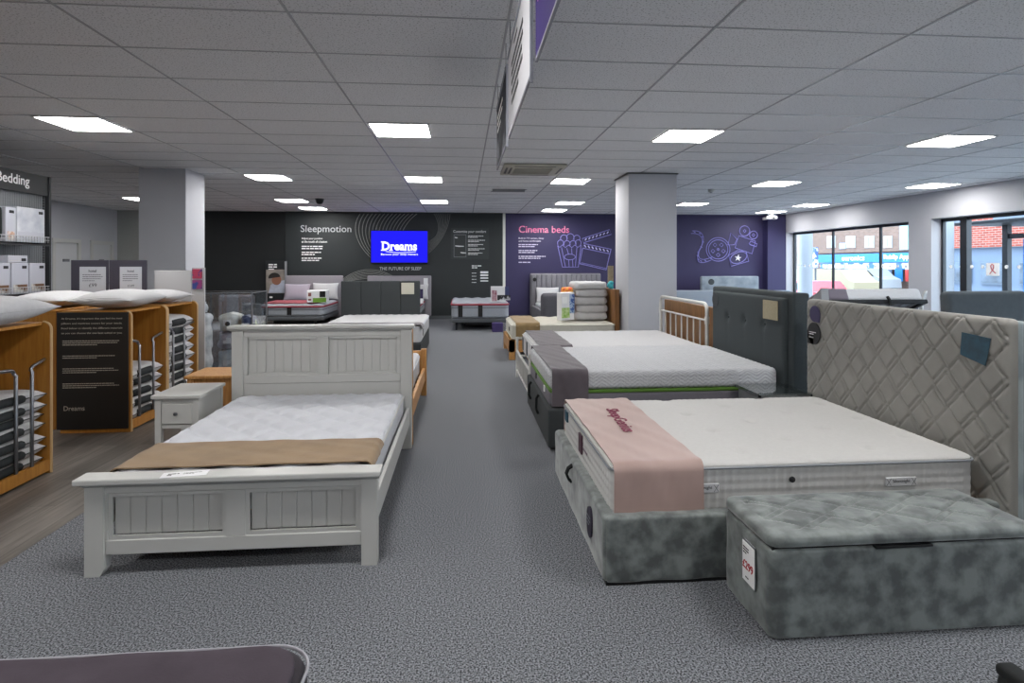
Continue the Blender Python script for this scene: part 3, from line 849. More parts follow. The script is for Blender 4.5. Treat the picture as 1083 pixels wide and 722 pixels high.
q = MB(); q.box(nx0 + .043, nx1 - .043, ny0, ny0 + .02, .355, .497, .004); d = q.build('drawer', WHITEP, t)
q = MB(); x = (nx0 + nx1) / 2; q.lathe(x, 0, [(.006, ny0 - .001), (.008, ny0 - .012), (.014, ny0 - .018), (.012, ny0 - .025), (.004, ny0 - .027)][::-1], 14, 'Y', .43); q.build('knob', CHROME, d, 60, 'dark metal knob')
t = thing('nightstand', 'oak bedside table behind the white bedside table', 'bedside table', (-2.05, 4.95, 0))
q = MB(); q.box(-2.22, -1.82, 4.76, 5.16, .55, .575, .004); q.build('top', OAK, t)
for x in (-2.2, -1.88):
    for y in (4.78, 5.1):
        q = MB(); q.box(x, x + .04, y, y + .04, 0, .55); q.build('leg', OAK, t)
q = MB(); q.box(-2.18, -1.86, 4.8, 5.12, .3, .549); q.build('drawer', OAK, t)

# ================================================================== OAK BED behind the white headboard
t = thing('bed', 'light oak wooden bed frame back to back with the white headboard', 'bed', (-1.1, 5.6, 0))
for x in (-1.78, -.47):
    q = MB(); q.box(x, x + .06, 4.7, 4.76, 0, .96, .003); q.build('leg', OAK, t)
    q = MB(); q.box(x, x + .06, 6.44, 6.5, 0, .52, .003); q.build('leg', OAK, t)
    q = MB(); q.box(x + .015, x + .045, 4.76, 6.44, .17, .31, .003); q.build('side_rail', OAKH, t)
q = MB()
for z0, z1 in ((.32, .5), (.62, .70), (.74, .82), (.86, .94)): q.box(-1.72, -.47, 4.715, 4.74, z0, z1)
q.build('headboard', OAK, t)
q = MB(); q.box(-1.72, -.47, 6.455, 6.485, .2, .50, .004); q.build('footboard', OAK, t)
q = MB()
for k in range(8): q.box(-1.74, -.46, 4.9 + k * .19, 4.98 + k * .19, .22, .24)
q.build('slats', OAK, t)
q = MB(); q.soft(-1.73, -.48, 4.78, 6.42, .245, .49, .035, (.06, .06, .06), quilt_diamond(.2, .006), rp=.08)
t = q.build('mattress', TICK, None, 70); tagit(t, 'white mattress in the oak bed, mostly hidden behind the white headboard', 'mattress')
q = MB(); piping(q, -1.73, -.48, 4.78, 6.42, .45, .005, .08); q.build('piping', TICKB, t)

# ================================================================== DARK HEADBOARD BED (centre left)
HBX0, HBX1 = -2.13, -.76
t = thing('bed', 'dark charcoal upholstered bed with tall panelled headboard below the screen', 'bed', (-1.4, 9.2, 0))
q = MB()
for k in range(4):
    w_ = (HBX1 - HBX0) / 4; q.soft(HBX0 + k * w_, HBX0 + (k + 1) * w_, 10.2, 10.28, .1, 1.17, .02, .2)
q.build('headboard', CHAR, t, 50)
q = MB(); q.soft(HBX0 + .05, -.6, 8.27, 10.2, .05, .33, .02, .3); q.build('base', CHAR, t, 50)
for x in (HBX0 + .1, -.72):
    q = MB(); q.box(x, x + .06, 8.32, 8.38, 0, .05); q.build('leg', BLACK, t)
q = MB(); a, c = atY(424.5, 299, 10.19), atY(438, 311, 10.19); q.box(a.x, c.x, 10.19, 10.198, c.z, a.z)
tagit(q.build('price_card', mat('beige_card', 'b7b4a6', .6), None), 'beige card on the dark charcoal headboard below the screen', 'card')
q = MB(); q.soft(HBX0 + .06, -.6, 8.27, 10.19, .335, .59, .04, (.06, .06, .08), quilt_diamond(.28, .012), rp=.08)
t = q.build('mattress', TICK, None, 70); tagit(t, 'white quilted mattress on the dark charcoal bed behind the white headboard', 'mattress')
q = MB(); piping(q, HBX0 + .06, -.6, 8.27, 10.19, .56, .006, .08); q.build('piping', TICKB, t)
q = MB(); q.box(-.599, -.594, 8.6, 8.7, .4, .5); q.build('label', INK, t)
q = MB(); runner_strip(q, wrap_path(HBX0 + .06, -.6, .59, .53), 8.28, 8.62, 'Y', .006, .002, seed=6)
tagit(q.build('bed_runner', DARKP, None, 60), 'mauve grey runner on the foot of the charcoal bed mattress', 'bed runner')

# ================================================================== BACK WALL BEDS
RED = mat('dark_red_cover', '8e3340', .8, var=.1, scale=30)
GREYF = mat('warm_grey_fabric', '8b878e', .9, var=.08, scale=80, bump=.1, bscale=300)
SIL = mat('silver_grey_ticking', '9ba0a8', .7, var=.06, scale=50)
def adjustable(x0, x1, y0, y1, zt, name, tlabel, mlabel, hb=None, hbm=GREYF):
    """adjustable bed base with headboard, mattress and red cover band"""
    t = thing('bed', tlabel, 'bed', ((x0 + x1) / 2, (y0 + y1) / 2, 0))
    q = MB(); q.soft(x0, x1, y0, y1, .17, .27, .03, .3); q.build('base', mat('mid_grey_fabric', '55585c', .9), t, 50)
    for x in (x0 + .12, x1 - .2):
        for y in (y0 + .12, y1 - .2):
            q = MB(); q.lathe(x, y, [(.02, 0), (.03, .17)], 12); q.build('leg', BLACK, t)
    q = MB(); q.box(x0 + .3, x1 - .3, y0 + .35, y1 - .3, .08, .17); q.build('mechanism', BLACK, t)
    if hb:
        q = MB(); q.soft(hb[0], hb[1], y1, y1 + .09, .1, hb[2], .03, .3); q.build('headboard', hbm, t, 50)
    q = MB(); q.soft(x0 + .01, x1 - .01, y0, y1 - .01, .275, zt, .05, (.08, .08, .03), lambda p, n: .01 * sin(p.x * 22) if n.z > .7 else 0, rp=.12)
    mt = q.build('mattress', SIL, None, 70); tagit(mt, mlabel, 'mattress')
    q = MB(); piping(q, x0 + .01, x1 - .01, y0, y1 - .01, zt - .05, .022, .12, .001); q.build('cover_band', RED, mt, None, 'dark red band')
    q = MB(); piping(q, x0 + .01, x1 - .01, y0, y1 - .01, zt - .12, .006, .12, .003); q.build('piping', mat('mid_grey_fabric', '55585c', .9), mt)
    for fx_ in (.16, .5):
        x = x0 + (x1 - x0) * fx_; q = MB(); q.box(x - .05, x + .05, y0 - .008, y0 + .003, .3, zt - .06); q.build('label', BLACK, mt, None, 'black side label')
    return t, mt
t, mt = adjustable(-4.72, -3.2, 13.45, 15.1, .54, 'a', 'grey adjustable bed with plain headboard by the child poster', 'silver mattress with dark red cover by the child poster', (-4.54, -3.10, 1.17))
q = MB(); q.soft(-4.62, -3.4, 13.65, 14.6, .545, .575, .012, .15, rp=.1); tagit(q.build('throw', mat('rose_red_throw', '9c5058', .85, var=.15, scale=12), None, 60), 'rose red throw lying on the silver mattress by the poster', 'throw')
q = MB(); q.pillow(Mt(-3.5, 14.93, .78, 78, 0, 0), .65, .42, .16); tagit(q.build('pillow', TICK, None, 60), 'white pillow propped against the plain grey headboard by the poster', 'pillow')
q = MB(); q.pillow(Mt(-4.2, 14.92, .76, 76, 0, 0), .65, .42, .16); tagit(q.build('pillow', mat('lilac_pillow', 'a19aa6', .8), None, 60), 'lilac grey pillow at the left of the plain headboard by the poster', 'pillow')
t = thing('sales_box', 'white sign box with green panel standing on the silver mattress', 'display box', (-3.85, 13.75, .575))
a, c = atY(324.5, 307, 13.6), atY(345, 331.5, 13.6); mz = atY(330, 315, 13.6).z
q = MB(); q.box(a.x, c.x, 13.6, 13.9, .578, a.z, .01); q.build('box', CARD, t)
q = MB(); q.box(atY(331, 316, 13.6).x, c.x, 13.59, 13.6, .58, mz); q.build('green_panel', mat('leaf_green_card', '6f9a34', .6), t)
q = MB(); wl(q, 334, 325, 8, 1, 2.2, 3, 13.589, seed=94, last=1); q.build('lettering', WHITE, t)
q = MB(); q.box(a.x + .03, a.x + .1, 13.594, 13.6, .72, .8); q.box(a.x + .03, a.x + .1, 13.594, 13.6, .62, .66); q.build('print', mat('brick_print', '8d5a55', .6), t)
q = MB(); q.box(atY(338, 307, 13.59).x, atY(344, 307, 13.59).x, 13.588, 13.598, mz + .02, a.z - .02); q.build('black_tab', BLACK, t)

t, mt = adjustable(-2.6, -1.0, 13.45, 15.2, .54, 'b', 'grey adjustable bed half hidden behind the charcoal headboard', 'silver mattress with dark red cover behind the charcoal headboard', (-2.5, -.84, 1.16))
q = MB(); a, c = atY(448, 294, 15.19), atY(452.5, 300.5, 15.19); q.box(a.x, c.x, 15.185, 15.198, c.z, a.z); tagit(q.build('price_card', CARD, None), 'small white card high on the plain grey headboard right of the charcoal one', 'card')
t = thing('sales_box', 'purple and white leaflet holder standing on the half hidden silver mattress', 'display box', (-1.1, 13.7, .54))
a, c = atY(439, 305.5, 13.6), atY(447.5, 320, 13.6)
q = MB(); q.box(a.x, c.x, 13.6, 13.7, .541, a.z); q.build('box', CARD, t)
q = MB(); q.box(a.x + .05, c.x, 13.592, 13.6, c.z + .1, a.z); q.build('leaflet', PURP, t)
q = MB(); q.pillow(Mt(-1.2, 15.0, .75, 76, 0, 0), .6, .4, .16); tagit(q.build('pillow', TICK, None, 60), 'white pillow against the half hidden plain grey headboard', 'pillow')

t, mt = adjustable(-.27, 1.02, 12.65, 14.5, .62, 'c', 'low grey display bed without headboard in front of the comfort panel', 'silver mattress with red band in front of the comfort panel')
t = thing('sales_box', 'white and black sign box on the mattress in front of the comfort panel', 'display box', (.8, 12.8, .62))
a, c = atY(519.5, 303, 12.75), atY(534, 325, 12.75)
q = MB(); q.box(a.x, c.x, 12.75, 12.95, .625, a.z); q.build('box', CARD, t)
q = MB(); q.box(atY(526, 312, 12.74).x, c.x + .12, 12.74, 12.75, .66, atY(526, 312, 12.74).z); q.build('photo_panel', mat('black_white_photo', '16171a', .5, col2='c0c0c4', scale=9, ramp=(.5, .6)), t)
q = MB(); q.box(atY(520.5, 313, 12.73).x, atY(525.5, 313, 12.73).x, 12.735, 12.748, .64, .88); q.build('leaflet', mat('pink_white_leaflet', 'c9aeb4', .6, col2='8e4a5c', scale=10), t)
q = MB(); q.box(atY(533, 303, 12.73).x, atY(538.5, 303, 12.73).x, 12.8, 12.81, atY(533, 312, 12.8).z, atY(533, 303, 12.8).z); q.build('header_card', mat('navy_card', '2c3560', .5), t)
a, c = atY(520.5, 341, 12.3), atY(532, 348, 12.3)
q = MB(); q.box(a.x, c.x, 12.3, 12.45, 0, .2, .01); tagit(q.build('box', mat('purple_box', '3a2c60', .6), None), 'small purple box on the carpet under the display bed', 'box')

# ================================================================== CINEMA BED
GREYC = mat('grey_chenille', '77767c', .9, var=.1, scale=60, bump=.15, bscale=250)
a, c = atY(561.5, 289, 15.2), atY(635, 289, 15.2)
t = thing('bed', 'grey fabric television bed with fluted headboard below the Cinema beds lettering', 'bed', ((a.x + c.x) / 2, 14, 0))
q = MB(); n = 14; w_ = (c.x - a.x) / n
q.soft(a.x - .02, c.x + .02, 15.22, 15.3, .1, a.z, .04, (.3, .3, .3), rp=.04)
for k in range(n): q.soft(a.x + k * w_, a.x + (k + 1) * w_, 15.13, 15.24, .3, a.z - .02, .035, (.05, .1, .3))
q.build('headboard', GREYC, t, 60)
for x in (a.x + .02, c.x - .08):
    q = MB(); q.soft(x - .01, x + .07, 13.2, 15.12, .04, .38, .03, .3); q.build('side_rail', GREYC, t, 60)
q = MB(); q.soft(1.78, c.x + .05, 12.98, 13.22, .04, .8, .1, (.08, .08, .08), rp=.11); q.build('footboard', mat('dark_grey_chenille', '55545a', .9, var=.1, scale=60), t, 60)
q = MB(); q.box(a.x + .1, c.x - .1, 13.25, 15.1, .1, .2); q.build('slats', OAK, t)
q = MB(); q.lathe(atY(565.5, 295, 15.1).x, 0, [(.05, 15.1), (.05, 15.12)], 16, 'Y', atY(565.5, 295.5, 15.1).z); q.build('round_badge', BLACK, t, None, 'black round badge')
q = MB(); q.soft(a.x + .1, c.x - .09, 13.24, 15.12, .21, .46, .05, .12, rp=.1); mt = q.build('mattress', TICK, None, 60); tagit(mt, 'white mattress inside the grey television bed', 'mattress')
q = MB(); piping(q, a.x + .1, c.x - .09, 13.24, 15.12, .42, .006, .1); q.build('piping', TICKB, mt)
q = MB(); q.pillow(Mt(a.x + .42, 14.98, .66, 72, 0, 0), .62, .4, .16); tagit(q.build('pillow', TICK, None, 60), 'white pillow against the fluted grey headboard', 'pillow')

# ================================================================== TAN RUNNER BED (by right pillar)
t = thing('bed', 'oak bed frame under the tan runner mattress beside the right pillar', 'bed', (1.7, 9.2, 0))
for x in (.70, 2.3):
    for y in (8.72, 9.9):
        q = MB(); q.box(x, x + .09, y, y + .07, 0, .3, .003); q.build('leg', OAK, t)
q = MB(); q.box(.70, 2.4, 8.72, 8.76, .12, .3); q.box(.70, 2.4, 9.93, 9.97, .12, .3); q.box(.70, .74, 8.72, 9.97, .12, .3); q.build('rails', OAKH, t)
q = MB(); q.box(2.36, 2.43, 8.75, 9.95, .1, 1.07, .005); q.build('headboard', wood('walnut_board', '6d4a25', '85592e', 'Z'), t)
q = MB(); q.soft(.74, 2.35, 8.7, 9.95, .305, .555, .05, (.07, .07, .05), quilt_diamond(.3, .014), rp=.07)
mt = q.build('mattress', CREAM, None, 70); tagit(mt, 'cream quilted mattress with tan runner in front of the television bed', 'mattress')
for z in (.52, .33):
    q = MB(); piping(q, .74, 2.35, 8.7, 9.95, z, .008, .07); q.build('piping', CREAM, mt)
q = MB(); q.box(.733, .742, 9.1, 9.22, .4, .46); q.build('label', INK, mt)
q = MB(); runner_strip(q, wrap_path(8.7, 9.95, .557, .36, .05), .80, 1.17, 'X', .006, .003, seed=9)
tagit(q.build('bed_runner', mat('tan_suede', '8b7450', .9, var=.12, scale=7, sheen=.2), None, 60), 'tan suede runner on the cream mattress behind the metal bed', 'bed runner')
zb = .565
for k in range(5):
    q = MB(); dx = (.0, .03, -.01, .02, -.02)[k]; h_ = .122
    q.soft(1.79 + dx, 2.33 + dx * .3, 9.05, 9.6, zb, zb + h_, .052, .05, lambda p, n, k=k: .006 * sin(p.x * 40 + k) * sin(p.z * 60 + p.y * 20), rp=.1)
    ords = ('bottom', 'second from bottom', 'middle', 'second from top', 'top')[k]
    o = tagit(q.build('folded_duvet', TICK, None, 60), 'white folded duvet, %s of the stack on the cream mattress' % ords, 'duvet', 'folded white duvets stacked by the pillar'); zb += h_ + .001
t = thing('carton', 'white, green and blue illustrated carton left of the stacked duvets', 'box', (1.25, 9.1, .565))
M_ = Mt(1.62, 8.98, .80, 0, 0, 30)
q = MB(); q.obox(M_, .27, .12, .44, .008); q.build('box', CARD, t)
q = MB(); q.obox(M_ @ Matrix.Translation((-.05, -.062, -.1)), .16, .006, .16); q.build('green_print', mat('green_print', '7fae45', .6, col2='c9d8a0', scale=20), t)
q = MB(); q.obox(M_ @ Matrix.Translation((.08, -.062, .04)), .1, .006, .3); q.build('blue_print', mat('blue_print', '34569a', .6, col2='9fb3cf', scale=18, ramp=(.45, .5)), t)
q = MB(); q.obox(M_ @ Matrix.Translation((-.07, -.062, .1)), .1, .006, .1); q.build('white_print', WHITE, t)
q = MB(); q.soft(1.6, 1.775, 9.15, 9.32, .565, 1.10, .03, .08, lambda p, n: .01 * sin(p.z * 50)); tagit(q.build('parcel', mat('orange_red_print', 'c94a2a', .6, col2='e0a23c', scale=12, ramp=(.45, .55)), None, 60), 'orange and red wrapped parcel showing above the illustrated carton', 'parcel')
a = atY(651, 292, 8.6)
q = MB(); q.soft(a.x - .07, a.x + .02, 8.75, 8.85, 1.075, 1.2, .04, .02, lambda p, n: .008 * sin(p.z * 60 + p.x * 40)); tagit(q.build('soft_toy', mat('turquoise_fluff', '3fa3ad', .9, var=.2, scale=30), None, 60), 'small turquoise bundle on top of the walnut headboard by the pillar', 'toy')
a, c = atY(643, 281, 9.3), atY(649, 297, 9.3)
q = MB(); q.box(a.x, c.x, 9.3, 9.32, 1.071, a.z); tagit(q.build('price_card', mat('tan_card', '9c8f75', .6, var=.15, scale=40), None), 'narrow tan card standing on the stacked duvets by the pillar', 'card')

# ================================================================== WHITE METAL BED
MET = mat('white_metal', 'c9c9c6', .35, var=.02)
t = thing('bed', 'white tubular metal bed with barred headboard in front of the right pillar', 'bed', (1.6, 6.8, 0))
y0, y1 = 5.97, 7.42
def bars(mb, x, y0, y1, ztop, zbar, zlow, n, r=.009):
    for k in range(1, n): y = y0 + (y1 - y0) * k / n; mb.tube([(x, y, zlow), (x, y, zbar)], r, 8)
q = MB(); P = [(2.62, y0, 0), (2.62, y0, .93)] + [(2.62, y0 + .08 - .08 * cos(radians(a)), .96 + .08 * sin(radians(a))) for a in range(0, 91, 18)] + [(2.62, y1 - .08 + .08 * sin(radians(a)), .96 + .08 * cos(radians(a))) for a in range(0, 91, 18)] + [(2.62, y1, .93), (2.62, y1, 0)]
q.tube(P, .02, 10); q.build('headboard_frame', MET, t, 60)
q = MB(); q.tube([(2.62, y0, .86), (2.62, y1, .86)], .011, 8); q.tube([(2.62, y0, .4), (2.62, y1, .4)], .011, 8); bars(q, 2.62, y0, y1, 0, .86, .4, 8); q.build('headboard_bars', MET, t, 60)
for y in (y0, y1):
    q = MB(); q.tube([(2.62, y, .82), (2.62, y, .9)], .026, 10); q.build('joint_collar', MET, t)
    q = MB(); q.tube([(.7, y, 0), (.7, y, .52)], .018, 10); q.build('leg', MET, t, 60)
    q = MB(); q.tube([(.7, y, .27), (2.62, y, .27)], .015, 8); q.build('side_rail', MET, t)
q = MB(); q.tube([(.7, y0, .34), (.7, y1, .34)], .014, 8); q.tube([(.7, y0, .09), (.7, y1, .09)], .011, 8); bars(q, .7, y0, y1, 0, .34, .09, 9); q.build('footboard_bars', MET, t, 60)
q = MB()
for k in range(9): q.box(.8 + k * .2, .88 + k * .2, y0, y1, .285, .3)
q.build('slats', OAK, t)
q = MB(); q.soft(.76, 2.58, 5.95, 7.36, .325, .6, .045, (.04, .04, .05), lambda p, n: .003 * (sin(p.x * 42) * sin(p.y * 42)) if n.z > .6 else 0, rp=.07)
mt = q.build('mattress', TICK, None, 70); tagit(mt, 'white mattress on the white metal bed beyond the green-edged mattress', 'mattress')
q = MB(); piping(q, .76, 2.58, 5.95, 7.36, .565, .006, .07); q.build('piping', WHITEP, mt)
for y in (6.2, 6.75, 7.2):
    q = MB(); q.box(.752, .762, y, y + .09, .38, .54); q.build('label', mat('silver_label', '3c4046', .5), mt, None, 'dark grey foot label')
q = MB(); runner_strip(q, wrap_path(5.95, 7.36, .602, .47, .045), .80, 1.15, 'X', .006, .003, seed=12)
tagit(q.build('bed_runner', DARKP, None, 60), 'mauve grey runner on the metal bed, smaller and farther of two touching runners', 'bed runner', 'mauve runners')
t = thing('headboard_board', 'tall brown wooden headboard panel standing behind the white metal bars', 'headboard', (2.7, 6.7, 0))
q = MB(); q.box(2.68, 2.73, 5.75, 7.45, .18, 1.0, .006); q.build('board', wood('brown_board', '6f4c28', '8a6236', 'Z', 3), t)
for y in (5.85, 7.3):
    q = MB(); q.box(2.685, 2.725, y, y + .06, 0, .18); q.build('leg', OAK, t)

# ================================================================== GREEN EDGED MATTRESS ON DARK BASE
GX0, GX1, GY0, GY1 = .68, 2.57, 4.46, 5.83
GH = mat('slate_linen_headboard', '3c4346', .9, var=.1, scale=120, bump=.2, bscale=500)
t = thing('bed', 'dark slate ottoman bed with buttoned headboard, second bed from the front right', 'bed', (1.6, 5.1, 0))
def buttons(p, n):
    if n.x > -.6: return 0
    d = 0
    for by in (4.78, 5.12, 5.46):
        for bz in (.95,):
            r2 = ((p.y - by) ** 2 + (p.z - bz) ** 2) ** .5; d -= .022 * math.exp(-(r2 / .035) ** 2)
            if abs(p.y - by) < .02 and p.z < bz: d -= .006 * math.exp(-((p.y - by) / .012) ** 2) * math.exp(-(bz - p.z) * 4)
    return d
q = MB(); q.soft(2.64, 2.78, 4.38, 5.88, .02, 1.235, .02, .2); q.build('headboard_border', GH, t, 60)
q = MB(); q.soft(2.60, 2.67, 4.46, 5.80, .1, 1.19, .025, (.05, .025, .025), buttons); h_ = q.build('headboard_panel', GH, t, 70)
for by in (4.78, 5.12, 5.46):
    q = MB(); q.lathe(0, by, [(.004, 2.611), (.012, 2.614), (.013, 2.622)], 12, 'X', .95); q.build('button', GH, h_)
q = MB(); q.soft(.66, 2.6, 4.42, 5.88, .03, .335, .02, .2); q.build('base', CHAR, t, 60)
for y in (4.5, 5.76):
    q = MB(); q.box(.69, .75, y, y + .05, 0, .04); q.build('foot', BLACK, t)
for y in (4.95, 5.5):
    q = MB(); q.tube([(.655, y, .33), (.635, y, .30), (.635, y + .02, .2), (.652, y + .03, .16)], .012, 6); q.build('pull_strap', BLACKF, t)
q = MB(); q.box(2.588, 2.596, *(sorted((atX(822, 317, 2.59).y, atX(807, 337, 2.59).y))), 1.0, 1.16); tagit(q.build('fabric_swatch', mat('cream_fabric_card', 'aaa085', .8, var=.05, scale=60), None), 'cream fabric swatch on the slate buttoned headboard', 'fabric swatch')
a = atX(753, 318, 2.6)
q = MB(); q.lathe(0, 5.72, [(.07, 2.596), (.07, 2.602)], 24, 'X', 1.1); q.build('round_badge', mat('slate_badge', '30363a', .5), t, None, 'dark round badge')
KNIT = mat('white_knit_ticking', 'bbbcbf', .8, var=.02, scale=60)
def knit_pattern(m):
    # grey chevron yarn knitted into the white cover
    nt = m.node_tree; b = nt.nodes['Principled BSDF']; src = b.inputs['Base Color'].links[0].from_socket
    tc = nt.nodes.new('ShaderNodeTexCoord'); sp = nt.nodes.new('ShaderNodeSeparateXYZ'); nt.links.new(tc.outputs['Object'], sp.inputs[0])
    def M(op, a, b_=None, c_=None):
        n = nt.nodes.new('ShaderNodeMath'); n.operation = op
        for i, x in enumerate((a, b_, c_)):
            if x is None: continue
            if isinstance(x, (int, float)): n.inputs[i].default_value = x
            else: nt.links.new(x, n.inputs[i])
        return n.outputs[0]
    tri = M('MULTIPLY', M('ABSOLUTE', M('SUBTRACT', M('FRACT', M('DIVIDE', sp.outputs['X'], .15)), .5)), .10)
    v = M('ADD', M('ADD', sp.outputs['Y'], sp.outputs['Z']), tri)
    f = M('FRACT', M('DIVIDE', v, .028)); k = M('LESS_THAN', M('ABSOLUTE', M('SUBTRACT', f, .5)), .17)
    mx = nt.nodes.new('ShaderNodeMixRGB'); mx.inputs[2].default_value = (*hexc('93969d'), 1)
    nt.links.new(M('MULTIPLY', k, .55), mx.inputs[0]); nt.links.new(src, mx.inputs[1]); nt.links.new(mx.outputs[0], b.inputs['Base Color'])
knit_pattern(KNIT)
def chevy(p, n):
    h_ = p.x if abs(n.y) > .6 else (p.y if abs(n.x) > .6 else p.x)
    v = p.z if n.z < .6 else p.y
    P = .055 if n.z < .6 else .07
    tri = abs((h_ / .14) % 1 - .5) * 2 * .05
    a = ((v + tri) / (P if n.z > .6 else .028)) % 1
    return -.007 * math.exp(-((a - .5) / .16) ** 2)
q = MB(); q.soft(GX0, GX1, GY0, GY1, .47, .62, .04, (.014, .014, .006), chevy, rp=.07)
mt = q.build('mattress', KNIT, None, 80); tagit(mt, 'white knitted mattress with a green stripe round its side', 'mattress')
q = MB(); q.soft(GX0 + .001, GX1 - .001, GY0 + .001, GY1 - .001, .445, .472, .01, .1, rp=.07); q.build('green_stripe', mat('leaf_green_piping', '4f7326', .8), mt, 60, 'green stripe')
q = MB(); q.soft(GX0 + .002, GX1 - .002, GY0 + .002, GY1 - .002, .34, .447, .02, .1, rp=.07); q.build('lower_border', mat('grey_mattress_border', '6b6870', .9, var=.05, scale=100), mt, 60, 'grey lower border')
for y in (4.75, 5.3):
    q = MB(); q.box(GX0 - .006, GX0 + .004, y, y + .04, .40, .45); q.build('label', INK if y > 5 else WHITE, mt)
q = MB(); runner_strip(q, wrap_path(GY0, GY1, .622, .35, .04, .006), .695, .985, 'X', .007, .003, seed=15)
tagit(q.build('bed_runner', DARKP, None, 60), 'mauve grey runner on the green-edged mattress, nearer of two touching runners', 'bed runner', 'mauve runners')

# glass topped table between the beds
t = thing('bedside_table', 'glass topped grey bedside table between the two front right beds', 'bedside table', (2.45, 4.2, 0))
q = MB(); q.box(2.16, 2.57, 4.02, 4.4, .505, .515, .002); q.build('glass_top', glassmat('table_glass', .25, (.8, .85, .85)), t)
q = MB(); q.box(2.18, 2.55, 4.04, 4.38, .1, .49, .004); q.build('cabinet', mat('grey_cabinet', '77797c', .5, var=.1, scale=10), t)
q = MB(); q.box(2.16, 2.57, 4.02, 4.035, .49, .505); q.box(2.16, 2.57, 4.385, 4.4, .49, .505); q.box(2.16, 2.175, 4.02, 4.4, .49, .505); q.box(2.555, 2.57, 4.02, 4.4, .49, .505); q.build('top_rim', mat('bevelled_mirror', '9fa4a6', .2, metal=.8), t)
for x in (2.2, 2.5):
    for y in (4.06, 4.33):
        q = MB(); q.box(x, x + .03, y, y + .03, 0, .1); q.build('leg', mat('grey_cabinet', '77797c', .5), t)

# ================================================================== FRONT RIGHT BED, crushed velvet
def velvet(name, c1, c2, scale=7):
    m = mat(name, c1, .55, col2=c2, scale=scale, detail=5, sheen=.5, bump=.15, bscale=25, ramp=(.38, .62)); return m
VG = velvet('crushed_velvet_grey', '515656', '7d8482', 13)
VH = mat('taupe_velvet', '8f8d88', .8, var=.08, scale=6, sheen=.25)
FX0, FX1, FY0, FY1 = .65, 2.60, 2.56, 3.97
t = thing('bed', 'crushed grey velvet bed with zigzag quilted headboard, nearest bed on the right', 'bed', (1.65, 3.3, 0))
def grain(p, n): return .0025 * sin(p.x * 23 + p.z * 11) * sin(p.y * 19 + p.z * 17)
q = MB(); q.soft(FX0, FX1, FY0, FY0 + .07, .01, .313, .018, .06, grain); q.build('side_panel', VG, t, 60)
q = MB(); q.soft(FX0, FX1, FY1 - .07, FY1, .01, .313, .018, .1, grain); q.build('side_panel', VG, t, 60)
q = MB(); q.soft(FX0 - .012, FX0 + .06, FY0 + .01, FY1 - .01, .01, .313, .022, .06, grain); q.build('foot_panel', VG, t, 60)
q = MB(); q.box(FX0 + .0, FX1, FY0 + .008, FY1 - .008, .0, .014); q.build('plinth', BLACK, t)
q = MB(); q.box(FX0 + .06, FX1, FY0 + .07, FY1 - .07, .2, .24); q.build('slatted_base', OAK, t)
q = MB(); pts = [(FX0 + .0, 3.42 + .02 * k, .325) for k in (0,)]
P = [(FX0 - .012, 3.3, .29), (FX0 - .035, 3.31, .27), (FX0 - .045, 3.32, .235), (FX0 - .03, 3.325, .20), (FX0 - .015, 3.33, .185)]
for dy in (0, .012, .024): q.tube([(a, b + dy, c) for a, b, c in P], .008, 6)
q.build('pull_strap', BLACKF, t, 60, 'black pull strap')
q = MB()
for k in range(30):
    pass
pp = [(2.83 + .055 * cos(2 * pi * k / 24), .175 + .075 * sin(2 * pi * k / 24)) for k in range(24)]
q.prism(pp, 'X', FX0 - .022, FX0 - .010); b_ = q.build('oval_badge', mat('aubergine_badge', '241c30', .5), t, None, 'dark oval badge')
q = MB(); lines(q, (FX0 - .0225, 2.868, .2), (0, -1, 0), (0, 0, 1), .07, 3, .006, .02, .001, seed=2); q.build('badge_print', GREYP, b_)
# headboard: rear body and quilted face
q = MB(); q.soft(2.655, 2.70, 2.515, 4.17, .02, 1.195, .02, (.1, .1, .1)); q.build('headboard_border', velvet('daylit_border_velvet', '7f8b90', '9aa5a8'), t, 60)  # pale blue border: daylight on the side edge painted into its colour
q = MB(); q.soft(2.60, 2.68, 2.53, 4.155, .08, 1.205, .03, (.04, .0085, .0085), zig(.011, .2, .032)); hq = q.build('headboard_panel', VH, t, 80)
def drop(mb, y, z, r, x):
    pts = [(y + r * cos(radians(a)), z + r * sin(radians(a))) for a in range(-180, 100, 12)] ; pts = [(y - r * .9, z - r)] + [(y + r * cos(radians(a)), z + r * sin(radians(a))) for a in range(-100, 190, 12)]
    mb.prism(pts, 'X', x - .006, x)
q = MB(); drop(q, 4.03, 1.10, .06, 2.597); tagit(q.build('hang_tag', mat('violet_tag', '3a3358', .6), None), 'round violet tag at the upper left corner of the zigzag headboard', 'tag')
t2 = thing('hang_tag', 'round black printed tag below the violet tag on the zigzag headboard', 'tag', (2.61, 4.0, .95))
q = MB(); pts = [(4.07, .90)] + [(4.04 + .075 * cos(radians(a)), 1.01 + .075 * sin(radians(a))) for a in range(-90, 0, 12)] + [(4.04 + .075 * cos(radians(a)), 1.01 + .075 * sin(radians(a))) for a in range(0, 181, 12)] + [(4.075, .935)]
q.prism([(4.04 + .075 * cos(radians(a)), .955 + .08 * sin(radians(a))) for a in range(0, 360, 12)] , 'X', 2.589, 2.597); q.prism([(4.04, .875), (4.115, .875), (4.115, .955), (4.04, .955)], 'X', 2.589, 2.597); q.build('disc', INK, t2)
q = MB(); lines(q, (2.588, 4.09, .96), (0, -1, 0), (0, 0, 1), .09, 2, .006, .014, .001, seed=4); write(q, 'Dreams', (2.588, 4.09, .92), (0, -1, 0), (0, 0, 1), height=.012, thick=.001); q.build('print', WHITE, t2)
sw0, sw1 = atX(1020, 351, 2.61), atX(1051, 388, 2.61)
